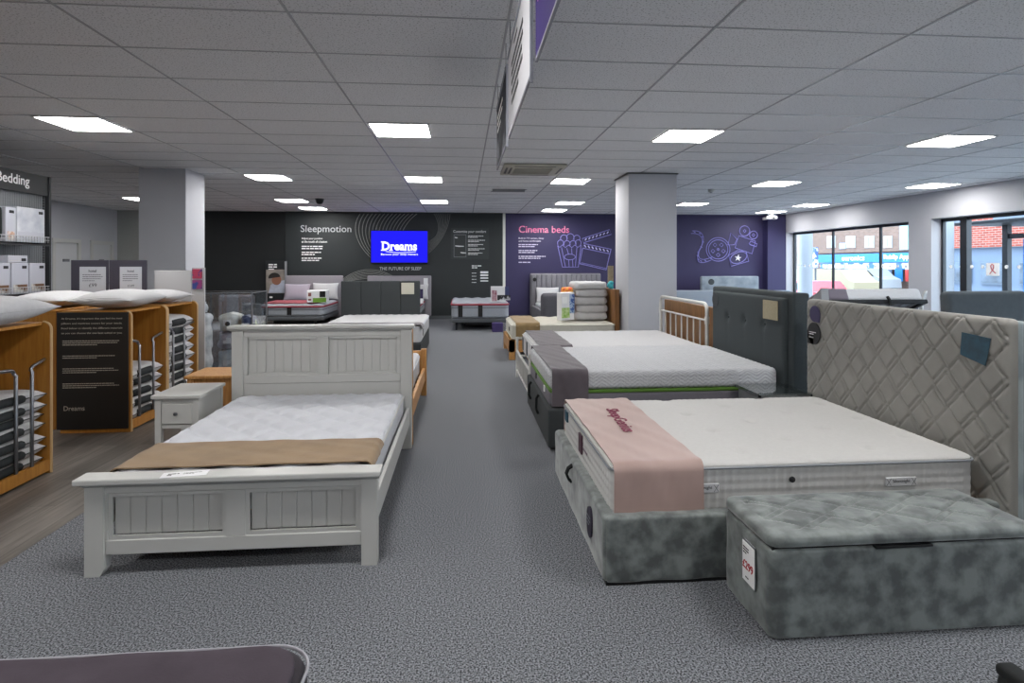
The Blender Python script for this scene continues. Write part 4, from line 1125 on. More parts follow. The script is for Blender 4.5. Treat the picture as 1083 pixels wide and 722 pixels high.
q = MB(); q.prism([(sw0.y, sw0.z), (sw1.y, sw0.z - .012), (sw1.y + .03, sw1.z), (sw0.y + .01, sw1.z + .035)], 'X', 2.5945, 2.5965)
tagit(q.build('fabric_swatch', mat('teal_velvet', '123848', .6, col2='1d4c60', scale=20, sheen=.3), None), 'teal velvet fabric swatch pinned on the zigzag headboard', 'fabric swatch')

# its mattress
MX0, MX1, MY0, MY1, MZ0, MZ1 = .69, 2.54, 2.625, 3.92, .245, .520
def mtop(p, n):
    if n.z > .6:
        gx = ((p.x - .9) / .34) % 1 - .5; gy = ((p.y - 2.8) / .36) % 1 - .5; row = int((p.x - .9) / .34) % 2
        gy = ((p.y - 2.8 + row * .18) / .36) % 1 - .5
        return -.016 * math.exp(-((gx * .34) ** 2 + (gy * .36) ** 2) / .035 ** 2) + .0012 * sin(p.x * 150 + p.y * 60) * sin(p.y * 150)
    if abs(n.z) < .5:
        h_ = p.x if abs(n.y) > .6 else p.y
        u, v = (h_ / .042) % 1, (p.z / .042) % 1; d = min(u, 1 - u, v, 1 - v)
        return -.008 * math.exp(-(d / .16) ** 2)
    return 0
q = MB(); q.soft(MX0, MX1, MY0, MY1, MZ0, MZ1, .028, (.0135, .0135, .0105), mtop, rp=.06)
mt = q.build('mattress', mat('white_tufted_ticking', 'bfbebc', .75, var=.02, scale=60), None, 80); tagit(mt, 'thick white tufted mattress on the crushed velvet bed, nearest on the right', 'mattress')
q = MB(); piping(q, MX0, MX1, MY0, MY1, .500, .006, .06); q.build('piping', GREYP, mt, 60, 'grey piping')
for x in (1.05, 2.05):
    q = MB(); q.box(x, x + .16, MY0 - .006, MY0 + .003, .385, .43, .003); h_ = q.build('handle', TICK, mt, None, 'stitched carry handle')
    q = MB(); write(q, 'Silentnight', (x + .035, MY0 - .006, .4), (1, 0, 0), (0, 0, 1), width=.09, thick=.001)
    for u in (x + .015, x + .145):
        q.tube([(u - .012, MY0 - .006, .39), (u + .012, MY0 - .006, .425)], .001, 4); q.tube([(u - .012, MY0 - .006, .425), (u + .012, MY0 - .006, .39)], .001, 4)
    q.build('handle_print', INK, h_)
q = MB(); q.lathe(1.575, 0, [(.006, MY0 - .008), (.014, MY0 - .005), (.015, MY0 + .002)], 16, 'Y', .435); q.build('air_vent', INK, mt, 60, 'black air vent')
q = MB(); q.box(MX0 - .008, MX0 + .004, 3.28, 3.36, .36, .47, .002); q.build('label', mat('plum_label', '4a2f3c', .6), mt, None, 'plum label')
q = MB(); q.box(MX0 - .008, MX0 + .004, 3.74, 3.82, .42, .49, .002); q.build('label', mat('teal_label', '244a5c', .6), mt, None, 'teal label')
q = MB(); lines(q, (MX0 - .0085, 3.22, .41), (0, -1, 0), (0, 0, 1), .22, 1, .014, .03, .001, seed=95); q.build('side_print', mat('mauve_print', '6c5866', .6), mt)
PK = mat('dusty_pink_satin', 'aa918a', .5, var=.04, scale=5, sheen=.2)
q = MB(); runner_strip(q, wrap_path(MY0, MY1, .522, .312, .035, .006), .70, 1.13, 'X', .007, .0035, seed=21)
t = q.build('bed_runner', PK, None, 70); tagit(t, 'dusty pink satin runner with raspberry lettering on the nearest right bed', 'bed runner')
q = MB(); write(q, 'SleepGenius', (.885, 3.6, .5425), (-.05, -1, 0), (1, -.05, 0), width=.5, height=.1, bold=.012, thick=.002)
q.build('embroidery', mat('raspberry_thread', '7c2546', .7), t, None, 'raspberry lettering')

# ================================================================== OTTOMAN BLANKET BOX
BX0, BX1, BY0, BY1 = 1.185, 2.33, 2.125, 2.54
t = thing('storage_ottoman', 'crushed grey velvet blanket box with zigzag lid and price tag', 'ottoman', ((BX0 + BX1) / 2, 2.34, 0))
q = MB(); q.soft(BX0 + .005, BX1 - .005, BY0 + .005, BY1 - .005, .004, .352, .016, (.03, .03, .03), grain, rp=.04); q.build('body', VG, t, 60)
def lidp(p, n):
    z = zig(.010, .17, .05, 'Z', .62)(p, n); e = min(p.x - BX0, BX1 - p.x, (p.y - BY0), (BY1 - p.y))
    return z * max(0, min(1, (e - .05) / .02)) + .008 * min(1, max(0, e / .12)) if n.z > .6 else 0
q = MB(); q.soft(BX0, BX1, BY0, BY1, .358, .408, .024, (.0085, .0085, .015), lidp, rp=.05); q.build('lid', VG, t, 80)
q = MB(); q.box(BX0 + .02, BX1 - .02, BY0 + .02, BY1 - .02, .345, .362); q.build('lid_gap', BLACK, t)
q = MB(); q.box(1.62, 1.86, BY0 - .004, BY0 + .02, .348, .357, .001); q.build('lid_grip', BLACK, t, None, 'black finger slot')
t2 = thing('price_tag', 'white tag reading £299 in red on the end of the blanket box', 'price tag', (BX0, 2.22, .2))
tgY = sorted((atX(794, 585, BX0).y, atX(810, 632, BX0).y))
y1_, y0_ = 2.335, 2.235
q = MB(); q.box(BX0 - .006, BX0 - .001, y0_, y1_, .14, .305, .002); q.build('card', WHITE, t2)
q = MB(); write(q, '£299', (BX0 - .0065, y1_ - .006, .195), (0, -1, 0), (0, 0, 1), width=.086, height=.035, bold=.02, thick=.001); q.build('price', mat('price_red', 'b3202c', .5), t2)
q = MB(); lines(q, (BX0 - .0065, y1_ - .01, .28), (0, -1, 0), (0, 0, 1), .05, 3, .005, .011, .001, seed=3); lines(q, (BX0 - .0065, y1_ - .03, .16), (0, -1, 0), (0, 0, 1), .05, 1, .005, .01, .001, seed=4); q.build('small_print', INK, t2)
q = MB(); q.box(BX0 - .004, BX0 - .0005, y0_ - .004, y1_ + .004, .136, .315, .002); q.build('holder', CHROME, t2)

# ================================================================== FOREGROUND PIECES
q = MB(); q.soft(-2.1, -.345, .02, 1.385, .33, .59, .05, (.05, .05, .05), rp=.09); mt = q.build('mattress', mat('plum_grey_border', '2f2a30', .9, var=.1, scale=60), None, 60); tagit(mt, 'dark edged mattress at the bottom left corner of the photo', 'mattress')
q = MB(); piping(q, -2.1, -.345, .02, 1.385, .572, .004, .09, .001); q.build('piping', mat('pale_piping', '9c9ba2', .6), mt, 60, 'pale piping')
t = thing('bed', 'charcoal bed base under the dark mattress at bottom left', 'bed', (-1.2, .7, 0))
q = MB(); q.soft(-2.08, -.37, .05, 1.36, .05, .325, .02, .3); q.build('base', CHAR, t, 60)
for x in (-2, -.46):
    for y in (.12, 1.25):
        q = MB(); q.lathe(x, y, [(.02, 0), (.025, .06)], 10); q.build('leg', BLACK, t)
q = MB(); q.soft(-2.09, -.362, .03, 1.345, .582, .604, .009, (.04, .04, .02), lambda p, n: .0015 * sin(p.x * 23 + p.y * 9), rp=.085); tagit(q.build('bed_runner', mat('heather_purple_suede', '463f46', .9, var=.1, scale=8, spec=.15, bump=.1, bscale=200), None, 70), 'heather purple suede cover on the bottom left mattress', 'bed runner')
q = MB(); q.soft(1.50, 2.3, .7, 1.52, .02, .315, .03, .05, rp=.05)
t = q.build('footstool', BLACKF, None, 60); tagit(t, 'black fabric footstool cut off at the bottom right corner', 'footstool')
q = MB(); q.soft(1.51, 1.57, .72, 1.515, .3, .335, .015, .03); q.build('raised_edge', BLACKF, t, 60)
# ================================================================== PILLOW BINS (left)
SLEEVE = mat('charcoal_sleeve', '202528', .8, var=.15, scale=20, bump=.15, bscale=120)
PIL = mat('white_pillow_cotton', 'c6c6c8', .85, var=.03, scale=30, bump=.2, bscale=60)
HX0, HX1 = -3.48, -2.90
def bin_unit(name_label, y0, y1, divs, top=1.06, panel=False):
    """plywood bin open towards the aisle (+X)"""
    t = thing('pillow_bin', name_label, 'display bin', ((HX0 + HX1) / 2, (y0 + y1) / 2, 0), 'plywood pillow bins')
    th = .022
    for i, y in enumerate([y0] + divs + [y1 - th]):
        q = MB(); rr = .05
        pts = [(HX0, .0), (HX1, .0), (HX1, top - rr)] + [(HX1 - rr + rr * cos(radians(a)), top - rr + rr * sin(radians(a))) for a in range(15, 91, 15)] + [(HX0, top)]
        q.prism(pts, 'Y', y, y + th); q.build('side_panel' if i in (0, len(divs) + 1) else 'divider', PLYW, t)
        q = MB(); e = [(HX1 + .001, y + th / 2, .0), (HX1 + .001, y + th / 2, top - rr)] + [(HX1 - rr + rr * cos(radians(a)) + .001, y + th / 2, top - rr + rr * sin(radians(a))) for a in range(15, 91, 15)]
        q.tube(e, .0105, 6); q.build('edge_band', mat('pale_edge_band', 'c9a878', .5), t)
    q = MB(); q.box(HX0, HX0 + .02, y0 + th, y1 - th, .06, top); q.build('back_panel', PLYW, t)
    q = MB(); q.box(HX0 + .02, HX1 - .01, y0 + th, y1 - th, .06, .085); q.box(HX1 - .02, HX1 + .002, y0 + th, y1 - th, .02, .10); q.build('bottom_shelf', PLYW, t)
    q = MB(); q.box(HX0 + .04, HX1 - .05, y0 + .03, y1 - .03, 0, .06); q.build('plinth', BLACK, t)
    q = MB(); q.box(HX0, HX1 - .05, y0 + th, y1 - th, top - .02, top - .001); q.build('top_shelf', PLYW, t)
    return t
def rails(t, y, h, ye):
    """steel rails holding the pillows in: up from the front lip and bent back into the bin"""
    x = HX1 - .006
    q = MB(); q.tube([(x, y, .10), (x, y, h - .06)] + [(x - .01, y + (1 if ye > y else -1) * (.04 - .04 * cos(radians(a))), h - .06 + .04 * sin(radians(a))) for a in range(15, 91, 15)] + [(x - .03, ye, h)], .0115, 10); q.build('rail', CHROME, t, 60)

t1 = bin_unit('nearest plywood pillow bin at the left edge, holding a tall pillow stack', 3.02, 4.31, [3.65])
for y, ye in ((3.99, 3.675), (4.13, 4.288)): rails(t1, y, .80, ye)
t2 = bin_unit('plywood pillow bin with the black information panel on its end', 5.27, 5.885, [])
for y, ye in ((5.42, 5.292), (5.65, 5.863)): rails(t2, y, .80, ye)
t3 = bin_unit('farthest plywood pillow bin, filled with dark sleeved pillows nearly to the top', 5.89, 6.54, [])
for y, ye in ((6.02, 5.912), (6.25, 6.518)): rails(t3, y, .84, ye)
# info panel
q = MB(); q.box(HX0 - .02, HX1 - .012, 5.255, 5.268, .035, 1.05, .003); ip = q.build('information_panel', mat('black_brown_panel', '201e1c', .5), t2, None, 'black printed information panel')
q = MB(); k0 = (5.254, HX0 + .03)
for i, s_ in enumerate(('At Dreams, it\'s important that you find the most', 'pillows and mattress covers for your needs.', 'Read below to identify the different materials', 'so you can choose the one best suited to you.')):
    write(q, s_, (HX0 + .02, 5.2545, .985 - i * .042), (1, 0, 0), (0, 0, 1), width=.5, height=.02, thick=.001)
for i, (z, n) in enumerate(((.80, 3), (.67, 2), (.56, 3), (.43, 3))): lines(q, (HX0 + .03, 5.2545, z), (1, 0, 0), (0, 0, 1), .47, n, .006, .017, .001, seed=70 + i)
write(q, 'Dreams', (HX0 + .04, 5.2545, .2), (1, 0, 0), (0, 0, 1), width=.17, height=.04, thick=.001)
q.build('panel_print', mat('cream_print', 'b8b3a6', .6), ip)

def bin_pillow(y0, y1, zc, h, lab, grp, proto=[None], j=0):
    """white pillow with a dark sleeve round its middle, long side along the bin"""
    rnd = random.Random(int(zc * 1000) + j); L_ = y1 - y0
    if True:
        yc = (y0 + y1) / 2
        t = thing('pillow', lab, 'pillow', (-3.14, yc, zc), grp)
        M_ = Mt(-3.13 + rnd.uniform(-.012, .012), yc + rnd.uniform(-.01, .01), zc, rnd.uniform(-2, 2), rnd.uniform(-2, 2), rnd.uniform(-2.5, 2.5))
        q = MB(); q.pillow(M_, .42, L_, h * 1.55, 6, 12); q.build('body', PIL, t, 60)
        q = MB(); P = []
        lx, ly = .42 / 2, L_ / 2
        for (u0, v0), (u1, v1) in (((-1, -1), (1, -1)), ((1, -1), (1, 1)), ((1, 1), (-1, 1)), ((-1, 1), (-1, -1))):
            for s in range(7):
                f = s / 7; u = u0 + (u1 - u0) * f; v = v0 + (v1 - v0) * f
                uu, vv = sin(u * pi / 2), sin(v * pi / 2); k = 1 - .07 * (1 - abs(vv) ** 2) * abs(uu) ** 2; k2 = 1 - .07 * (1 - abs(uu) ** 2) * abs(vv) ** 2
                P.append(M_ @ Vector((uu * k * lx, vv * k2 * ly, 0)))
        q.tube(P, .004, 5, True); q.build('piping', BLACK, t, None, 'black piping')
        # sleeve: closed band, thicker than the pillow, between two stations
        q = MB(); n = 20; st_ = [-.62, -.58, -.3, 0, .34, .38]; rings = []
        for s in st_:
            y = s * ly; lo = 1.15; ring = []
            for k in range(n):
                a = 2 * pi * k / n; c_, d_ = cos(a), sin(a)
                x = (lx + .006) * (abs(c_) ** .8) * (1 if c_ > 0 else -1); z = (h / 2 * max(lo, .8) + .003) * (abs(d_) ** .75) * (1 if d_ > 0 else -1)
                kk = 1 if s not in (-.62, .38) else .97
                ring.append(q.bm.verts.new(M_ @ Vector((x * kk, y, z * kk))))
            rings.append(ring)
        for A, B in zip(rings, rings[1:]):
            for k in range(n): q.bm.faces.new((A[k], A[(k + 1) % n], B[(k + 1) % n], B[k]))
        q.bm.faces.new(rings[0][::-1]); q.bm.faces.new(rings[-1]); q.build('sleeve', SLEEVE, t, 50, 'charcoal cloth sleeve')
        return t
def stack(y0, y1, n, hh, where, grp, ztop):
    for i in range(n):
        z = .085 + (ztop - .085) * (i + .5) / n
        o_ = n - 1 - i; nm = ('topmost', 'second from the top', 'third from the top', 'fourth from the top', 'fifth from the top', 'sixth from the top', 'seventh from the top', 'eighth from the top', 'ninth from the top')[o_]
        bin_pillow(y0, y1, z, (ztop - .085) / n * .97, 'dark sleeved white pillow, %s, %s' % (nm, where), grp, j=i)
stack(3.69, 4.27, 7, .09, 'in the nearest bin', 'pillows stacked in the nearest bin', .60)
stack(5.30, 5.85, 5, .09, 'in the bin beside the information panel', 'pillows stacked beside the information panel', .53)
stack(5.93, 6.50, 9, .09, 'in the farthest bin', 'pillows stacked in the farthest bin', .92)

# back row of bins seen behind
t = thing('shelf_unit', 'low plywood shelf unit behind the pillow bins with a pillow on top', 'shelf', (-3.9, 5.3, 0))
q = MB(); q.box(-4.15, -3.6, 5.4, 6.5, 1.03, 1.06, .004); q.build('top', PLYW, t)
for y in (5.4, 6.48):
    q = MB(); q.box(-4.15, -3.6, y, y + .02, 0, 1.03); q.build('side_panel', PLYW, t)
q = MB(); q.box(-3.62, -3.6, 5.42, 6.48, .02, 1.03); q.build('back_panel', PLYW, t)

def big_pillow(cx, cy, zb, lx, ly, lz, rz, label, m_=PIL, tilt=0):
    q = MB(); q.pillow(Mt(cx, cy, zb + lz / 2, tilt, 0, rz), lx, ly, lz, 2.4, 20)
    t = q.build('pillow', m_, None, 70); tagit(t, label, 'pillow')
    q = MB(); P = []
    M_ = Mt(cx, cy, zb + lz / 2, tilt, 0, rz)
    for (u0, v0), (u1, v1) in (((-1, -1), (1, -1)), ((1, -1), (1, 1)), ((1, 1), (-1, 1)), ((-1, 1), (-1, -1))):
        for s in range(8):
            f = s / 8; u = u0 + (u1 - u0) * f; v = v0 + (v1 - v0) * f; uu, vv = sin(u * pi / 2), sin(v * pi / 2)
            k = 1 - .07 * (1 - abs(vv) ** 2) * abs(uu) ** 2; k2 = 1 - .07 * (1 - abs(uu) ** 2) * abs(vv) ** 2
            P.append(M_ @ Vector((uu * k * lx / 2, vv * k2 * ly / 2, 0)))
    q.tube(P, .003, 5, True); q.build('piping', m_, t)
    return t
STRP = bpy.data.materials.new('ribbed_white_cotton'); STRP.use_nodes = True; nt = STRP.node_tree; b = nt.nodes['Principled BSDF']; b.inputs['Roughness'].default_value = .85
tc = nt.nodes.new('ShaderNodeTexCoord'); wv = nt.nodes.new('ShaderNodeTexWave'); wv.inputs['Scale'].default_value = 22; wv.bands_direction = 'Y'
cr = nt.nodes.new('ShaderNodeValToRGB'); cr.color_ramp.elements[0].color = (*hexc('a9a9ab'), 1); cr.color_ramp.elements[1].color = (*hexc('cfcfd0'), 1); cr.color_ramp.elements[0].position = .1; cr.color_ramp.elements[1].position = .5
nt.links.new(tc.outputs['Object'], wv.inputs['Vector']); nt.links.new(wv.outputs['Fac'], cr.inputs[0]); nt.links.new(cr.outputs[0], b.inputs['Base Color'])
big_pillow(-3.10, 3.95, 1.065, .5, .8, .2, 4, 'large white pillow lying on top of the nearest bin')
big_pillow(-3.17, 5.62, 1.065, .5, .76, .17, 3, 'ribbed white pillow on top of the bin with the information panel', STRP)
big_pillow(-3.19, 6.28, 1.065, .48, .52, .14, -4, 'plump white pillow on top of the farthest bin')
big_pillow(-3.88, 5.86, 1.062, .5, .8, .15, 4, 'white pillow on the plywood shelf behind the ribbed pillow')
for k, (u0, u1, yy, lab, pr) in enumerate(((75, 114.5, 5.42, 'purple grey price board reading £99 standing behind the ribbed pillow, left of two', '£99'), (115.5, 155, 5.75, 'purple grey price board reading £149 behind the ribbed pillow, right of two', '£149'))):
    yy = 6.62
    a, c = atY(u0, 275, yy), atY(u1, 275, yy)
    t = thing('price_board', lab, 'price board', ((a.x + c.x) / 2, yy, 1.06))
    q = MB(); q.box(a.x, c.x, yy, yy + .015, 1.03, a.z, .002); q.build('board', mat('purple_grey_board', '3b3944', .5), t)
    q = MB(); px_ = a.x + .2; q.tube([(px_, yy + .025, .02), (px_, yy + .025, 1.3)], .012, 8); q.box(px_ - .12, px_ + .12, yy - .08, yy + .14, 0, .02, .004); q.build('stand', CHROME, t)
    d0, d1 = (atY(84.5, 282, yy), atY(112, 282, yy)) if k == 0 else (atY(127, 282, yy), atY(150, 282, yy))
    q = MB(); q.box(d0.x, d1.x, yy - .006, yy, 1.08, d0.z); q.build('price_card', mat('pale_price_card', 'b5b8c0', .5), t)
    q = MB(); write(q, 'hotel', (d0.x + (d1.x - d0.x) * .35, yy - .006, d0.z - .06), (1, 0, 0), (0, 0, 1), width=(d1.x - d0.x) * .3, thick=.001, bold=.02)
    lines(q, (d0.x + .03, yy - .006, d0.z - .09), (1, 0, 0), (0, 0, 1), (d1.x - d0.x) - .06, 4, .006, .022, .001, seed=80 + k)
    write(q, pr, (d0.x + (d1.x - d0.x) * .36, yy - .006, d0.z - .22), (1, 0, 0), (0, 0, 1), width=(d1.x - d0.x) * .3, thick=.001)
    q.build('print', mat('slate_ink', '3a3d46', .5), t)
a, c = atY(163, 286, 6.7), atY(202.5, 286, 6.7)
q = MB(); q.box(a.x, c.x, 6.7, 6.86, 1.0, a.z, .004); q.box(a.x + .02, c.x - .02, 6.72, 6.84, 0, 1.0)
tagit(q.build('display_plinth', mat('white_laminate', 'b9b9bb', .4), None), 'plain white display plinth standing behind the farthest pillow bin', 'display plinth')
t = thing('leaflet_stand', 'narrow white stand with purple and red leaflets beside the left pillar', 'leaflet stand', (-2.98, 6.66, 0))
a, c = atY(203, 284, 6.65), atY(215, 320, 6.65)
q = MB(); q.box(a.x - .005, c.x + .01, 6.66, 6.68, .02, a.z + .01); q.box(a.x, c.x, 6.6, 6.74, 0, .02); q.build('stand', mat('white_laminate', 'b9b9bb', .4), t)
for k, (v0, v1, m_) in enumerate(((284.5, 294.5, mat('purple_red_leaflet', '3b2c66', .4, col2='a03450', scale=14, ramp=(.45, .5))), (296, 305.5, mat('blue_magenta_leaflet', '2a3d80', .4, col2='8a3a70', scale=14, ramp=(.45, .55))))):
    A, B = atY(203.5, v1, 6.65), atY(213.5, v0, 6.65); q = MB(); q.box(A.x, B.x, 6.645, 6.66, A.z, B.z); q.build('leaflet', m_, t)

# clear rack, bagged bedding and grey headboard beyond
t = thing('display_rack', 'clear acrylic dump bin filled with bagged bedding left of the white headboard', 'display rack', (-2.9, 7.3, 0))
AG = glassmat('clear_acrylic', .1, (.93, .95, .97), .05)
rx0, rx1, ry0, ry1, rz = -3.46, -2.54, 7.14, 7.66, 1.12
for n_, bb in (('front_panel', (rx0 + .38, rx1, ry0, ry0 + .006)), ('rear_panel', (rx0, rx1, ry1, ry1 + .006))):
    q = MB(); q.box(*bb, .12, rz); q.build(n_, AG, t)
q = MB(); q.box(rx1 - .006, rx1, ry0, ry1, .12, rz); q.build('side_panel', AG, t)
q = MB(); q.box(rx0, rx1, ry0, ry1, .08, .12); q.build('base', mat('grey_laminate', '77787c', .5), t)
for x in (rx0, rx1):
    for y in (ry0, ry1):
        q = MB(); q.tube([(x, y, 0), (x, y, rz + .01)], .009, 8); q.build('post', CHROME, t)
q = MB(); q.tube([(rx0, ry1, rz), (rx1, ry1, rz), (rx1, ry0, rz), (rx0 + .38, ry0, rz)], .006, 6); q.build('top_rail', CHROME, t)
BAG = mat('cloudy_plastic_bag', 'a3abb2', .25, col2='d2d6d8', scale=9, detail=4, bump=.3, bscale=18)
def bag(x0, x1, y0, y1, z0, z1, label, m_=BAG, s=0):
    q = MB(); q.soft(x0, x1, y0, y1, z0, z1, min(.06, (z1 - z0) * .4), .03, lambda p, n: .012 * sin(p.x * 31 + s) * sin(p.z * 37 + s * 2) + .008 * sin(p.y * 53 + p.z * 23 + s), rp=.08)
    t = q.build('bagged_duvet', m_, None, 70); tagit(t, label, 'bedding', 'bagged bedding in the clear rack')
    q = MB(); q.obox(Mt((x0 + x1) / 2, y0 - .012, (z0 + z1) / 2), .09, .006, .07, .002); q.build('label_card', CARD, t); return t
bag(-3.2, -2.98, 7.0, 7.12, .1, .88, 'tall bagged duvet standing at the left of the clear rack', s=1)
bag(-3.16, -3.02, 6.98, 7.11, .89, 1.04, 'small bagged pillow on top of the tall bagged duvet', s=2)
bag(-2.98, -2.72, 7.2, 7.55, .44, .64, 'lilac white bagged duvet in the middle of the clear rack', mat('lilac_bag', '9a949e', .4, col2='c2bdc6', scale=12), 3)
bag(-2.98, -2.72, 7.2, 7.55, .125, .42, 'crumpled bagged duvet at the bottom of the clear rack', s=4)
t = bag(-2.97, -2.73, 7.2, 7.5, .65, .86, 'white bagged pillow with black spot on top in the clear rack', mat('cream_bag', 'b3b2ac', .4, col2='d0cfc8', scale=12), 5)
q = MB(); q.lathe(-2.84, 0, [(.028, 7.178), (.028, 7.186)], 14, 'Y', .745); q.build('spot', INK, t)
bag(-2.71, -2.56, 7.2, 7.5, .125, .58, 'grey white bagged duvet at the right of the clear rack', s=8)
bag(-2.71, -2.56, 7.2, 7.45, .60, .83, 'green and navy bagged pillow at the top right of the clear rack', mat('green_navy_bag', '1f2c52', .5, col2='b4c48a', scale=7, ramp=(.5, .56)), 6)
GTV = mat('mottled_grey_velvet', '55545a', .8, col2='77767c', scale=25, sheen=.3)
t = thing('bed', 'mottled grey velvet bed seen behind the clear rack', 'bed', (-3.1, 9.0, 0))
a, c = atY(216, 312, 9.6), atY(268, 312, 9.6)
q = MB(); q.soft(max(a.x, -3.95), c.x, 9.6, 9.7, .0, a.z, .04, .08, lambda p, n: -.015 * math.exp(-(((p.x * 4) % 1 - .5) / .15) ** 2) if n.y < -.6 else 0); q.build('headboard', GTV, t, 60)
q = MB(); q.soft(-3.92, c.x + .1, 8.31, 9.59, .0, .55, .06, .1); q.build('base', GTV, t, 60)
a, c = atY(256, 321, 8.2), atY(275, 321, 8.2)
q = MB(); q.soft(a.x, c.x, 8.2, 8.29, .0, a.z, .03, .1); q.build('footboard', mat('mid_grey_chenille', '5d5d60', .9), t, 60)

# ================================================================== BEDDING WALL UNIT (far left)
UX = -4.9
t = thing('display_unit', 'tall dark bedding display unit with grid back and Bedding header at left edge', 'display unit', (UX - .25, 6.7, 0))
DK = mat('graphite_laminate', '2c2d30', .5)
y0, y1 = 5.6, 7.24
q = MB(); q.box(UX - .12, UX + .02, y1 - .03, y1 + .005, 0, 2.50, .003); q.build('end_panel', DK, t)
q = MB(); q.box(UX - .02, UX + .005, y0, y1 - .03, 2.27, 2.50); hd = q.build('header', mat('header_graphite', '2a2b2d', .5), t)
q = MB(); e = atX(31, 199, UX + .005); s_ = atX(-2, 195, UX + .005)
write(q, 'Bedding', (UX + .006, s_.y - .02, e.z - .01), (0, 1, 0), (0, 0, 1), width=e.y - s_.y + .02, height=.14, thick=.002, bold=.01); q.build('lettering', WHITE, hd)
q = MB()
for k in range(60):
    z = .5 + k * .032
    if z < 2.27: q.box(UX - .035, UX - .03, y0, y1 - .03, z, z + .003)
for k in range(52): y = y0 + k * .032; q.box(UX - .032, UX - .028, y, y + .003, .5, 2.27)
q.build('wire_grid', mat('pale_grid_wire', '8b8d90', .4), t)
q = MB(); q.box(UX - .12, UX - .06, y0, y1 - .03, 0, 2.45); q.build('back_panel', mat('pale_back', '8f9194', .6), t)
q = MB(); q.box(UX - .06, UX + .22, y0, y1 - .35, 0, .9); q.build('lower_cabinet', DK, t)
y1 = 6.95
for z in (1.15, 1.70):
    q = MB(); q.box(UX - .04, UX + .22, y0, y1 - .035, z - .012, z); q.box(UX + .21, UX + .22, y0, y1 - .035, z - .03, z + .0); q.build('shelf', DK, t)
    q = MB()
    for k in range(40):
        y = y0 + .02 + k * .041
        if y < y1 - .04: q.tube([(UX + .222, y, z), (UX + .222, y, z + .07)], .0025, 4)
    q.tube([(UX + .222, y0, z + .07), (UX + .222, y1 - .04, z + .07)], .004, 5); q.tube([(UX + .222, y0, z + .035), (UX + .222, y1 - .04, z + .035)], .003, 5); q.build('shelf_fence', mat('white_wire', 'b5b6b8', .4), t)
def pack(y0, y1, z0, z1, label, m_, name='boxed_pillow', x1=UX + .2, d=.2, print_m=None):
    t = thing(name, label, 'bedding', (x1 - d / 2, (y0 + y1) / 2, z0), 'packs on the bedding unit')
    q = MB(); q.box(x1 - d, x1, y0, y1, z0, z1, .006, 2); q.build('box', m_, t)
    q = MB(); q.box(x1, x1 + .002, y0 + .02, y1 - .02, z0 + .02, z0 + (z1 - z0) * .3); q.build('photo_print', print_m or mat('tan_photo_print', '6b4a30', .5, col2='cfcac4', scale=14, ramp=(.42, .55)), t)
    q = MB(); q.box(x1, x1 + .003, y1 - .09, y1 - .03, z1 - .06, z1 - .03); q.build('mark', INK, t); return t
LB = mat('white_lilac_carton', 'b9bac4', .4)
pack(6.65, 6.88, 1.152, 1.48, 'white pillow carton at the right end of the lower bedding shelf', LB)
pack(6.40, 6.63, 1.152, 1.48, 'white pillow carton in the middle of the lower bedding shelf', LB)
pack(6.15, 6.38, 1.152, 1.48, 'white pillow carton at the left end of the lower bedding shelf', LB)
pack(6.35, 6.62, 1.482, 1.56, 'flat white carton lying on the lower shelf cartons', LB, d=.16)
pack(6.47, 6.87, 1.702, 2.08, 'pale pillow pack with cloudy print on the upper bedding shelf', mat('cloud_print_pack', 'a9adba', .4, col2='cfd1d6', scale=6), print_m=LB)
pack(6.32, 6.455, 1.702, 2.06, 'slim white pack with a small portrait print on the upper bedding shelf', LB, print_m=mat('portrait_print', 'b0764f', .5, col2='d8d2cc', scale=20))
q = MB(); q.soft(UX + .0, UX + .2, 6.1, 6.31, 1.705, 2.08, .06, .04); tagit(q.build('bedding_roll', BLACKF, None, 60), 'black bedding roll at the left of the upper bedding shelf', 'bedding')

# ================================================================== BEDS TOWARDS THE WINDOWS
BGV = mat('blue_grey_velvet', '707c88', .6, col2='8b96a0', scale=5, sheen=.4)
# far bed by the purple wall
a, c = atY(742, 292, 14.6), atY(803, 292, 14.6)
t = thing('bed', 'pale blue grey bed with plain headboard against the purple wall', 'bed', ((a.x + c.x) / 2, 13.7, 0))
q = MB(); q.soft(a.x, c.x, 14.6, 14.72, .0, a.z, .04, .2); q.build('headboard', BGV, t, 60)
q = MB(); q.soft(a.x + .05, c.x - .05, 12.7, 14.59, .0, .35, .04, .3); q.build('base', BGV, t, 60)
b2 = atY(752.5, 298, 14.58)
q = MB(); q.lathe(b2.x, 0, [(.08, 14.585), (.08, 14.6)], 18, 'Y', b2.z); q.build('round_badge', mat('slate_badge', '30363a', .5), t, None, 'dark round badge')
q = MB(); q.soft(a.x + .1, c.x - .1, 12.75, 14.58, .355, .6, .05, .15, rp=.1); mt = q.build('mattress', TICK, None, 60); tagit(mt, 'white mattress on the blue grey bed against the purple wall', 'mattress')
# pale panel headboard behind the metal bed
a, c = atY(717, 307, 10.6), atY(752, 307, 10.6)
t = thing('bed', 'pale grey bed whose headboard shows between the right pillar and slate headboard', 'bed', ((a.x + c.x) / 2, 10, 0))
q = MB(); q.soft(a.x - .2, c.x + .25, 10.6, 10.7, .0, a.z, .03, .2); q.build('headboard', mat('pale_grey_fabric', '8d97a3', .8), t, 60)
q = MB(); q.soft(a.x - .15, c.x + .2, 10.71, 12.4, .0, .5, .04, .3); q.build('base', mat('pale_grey_fabric', '8d97a3', .8), t, 60)
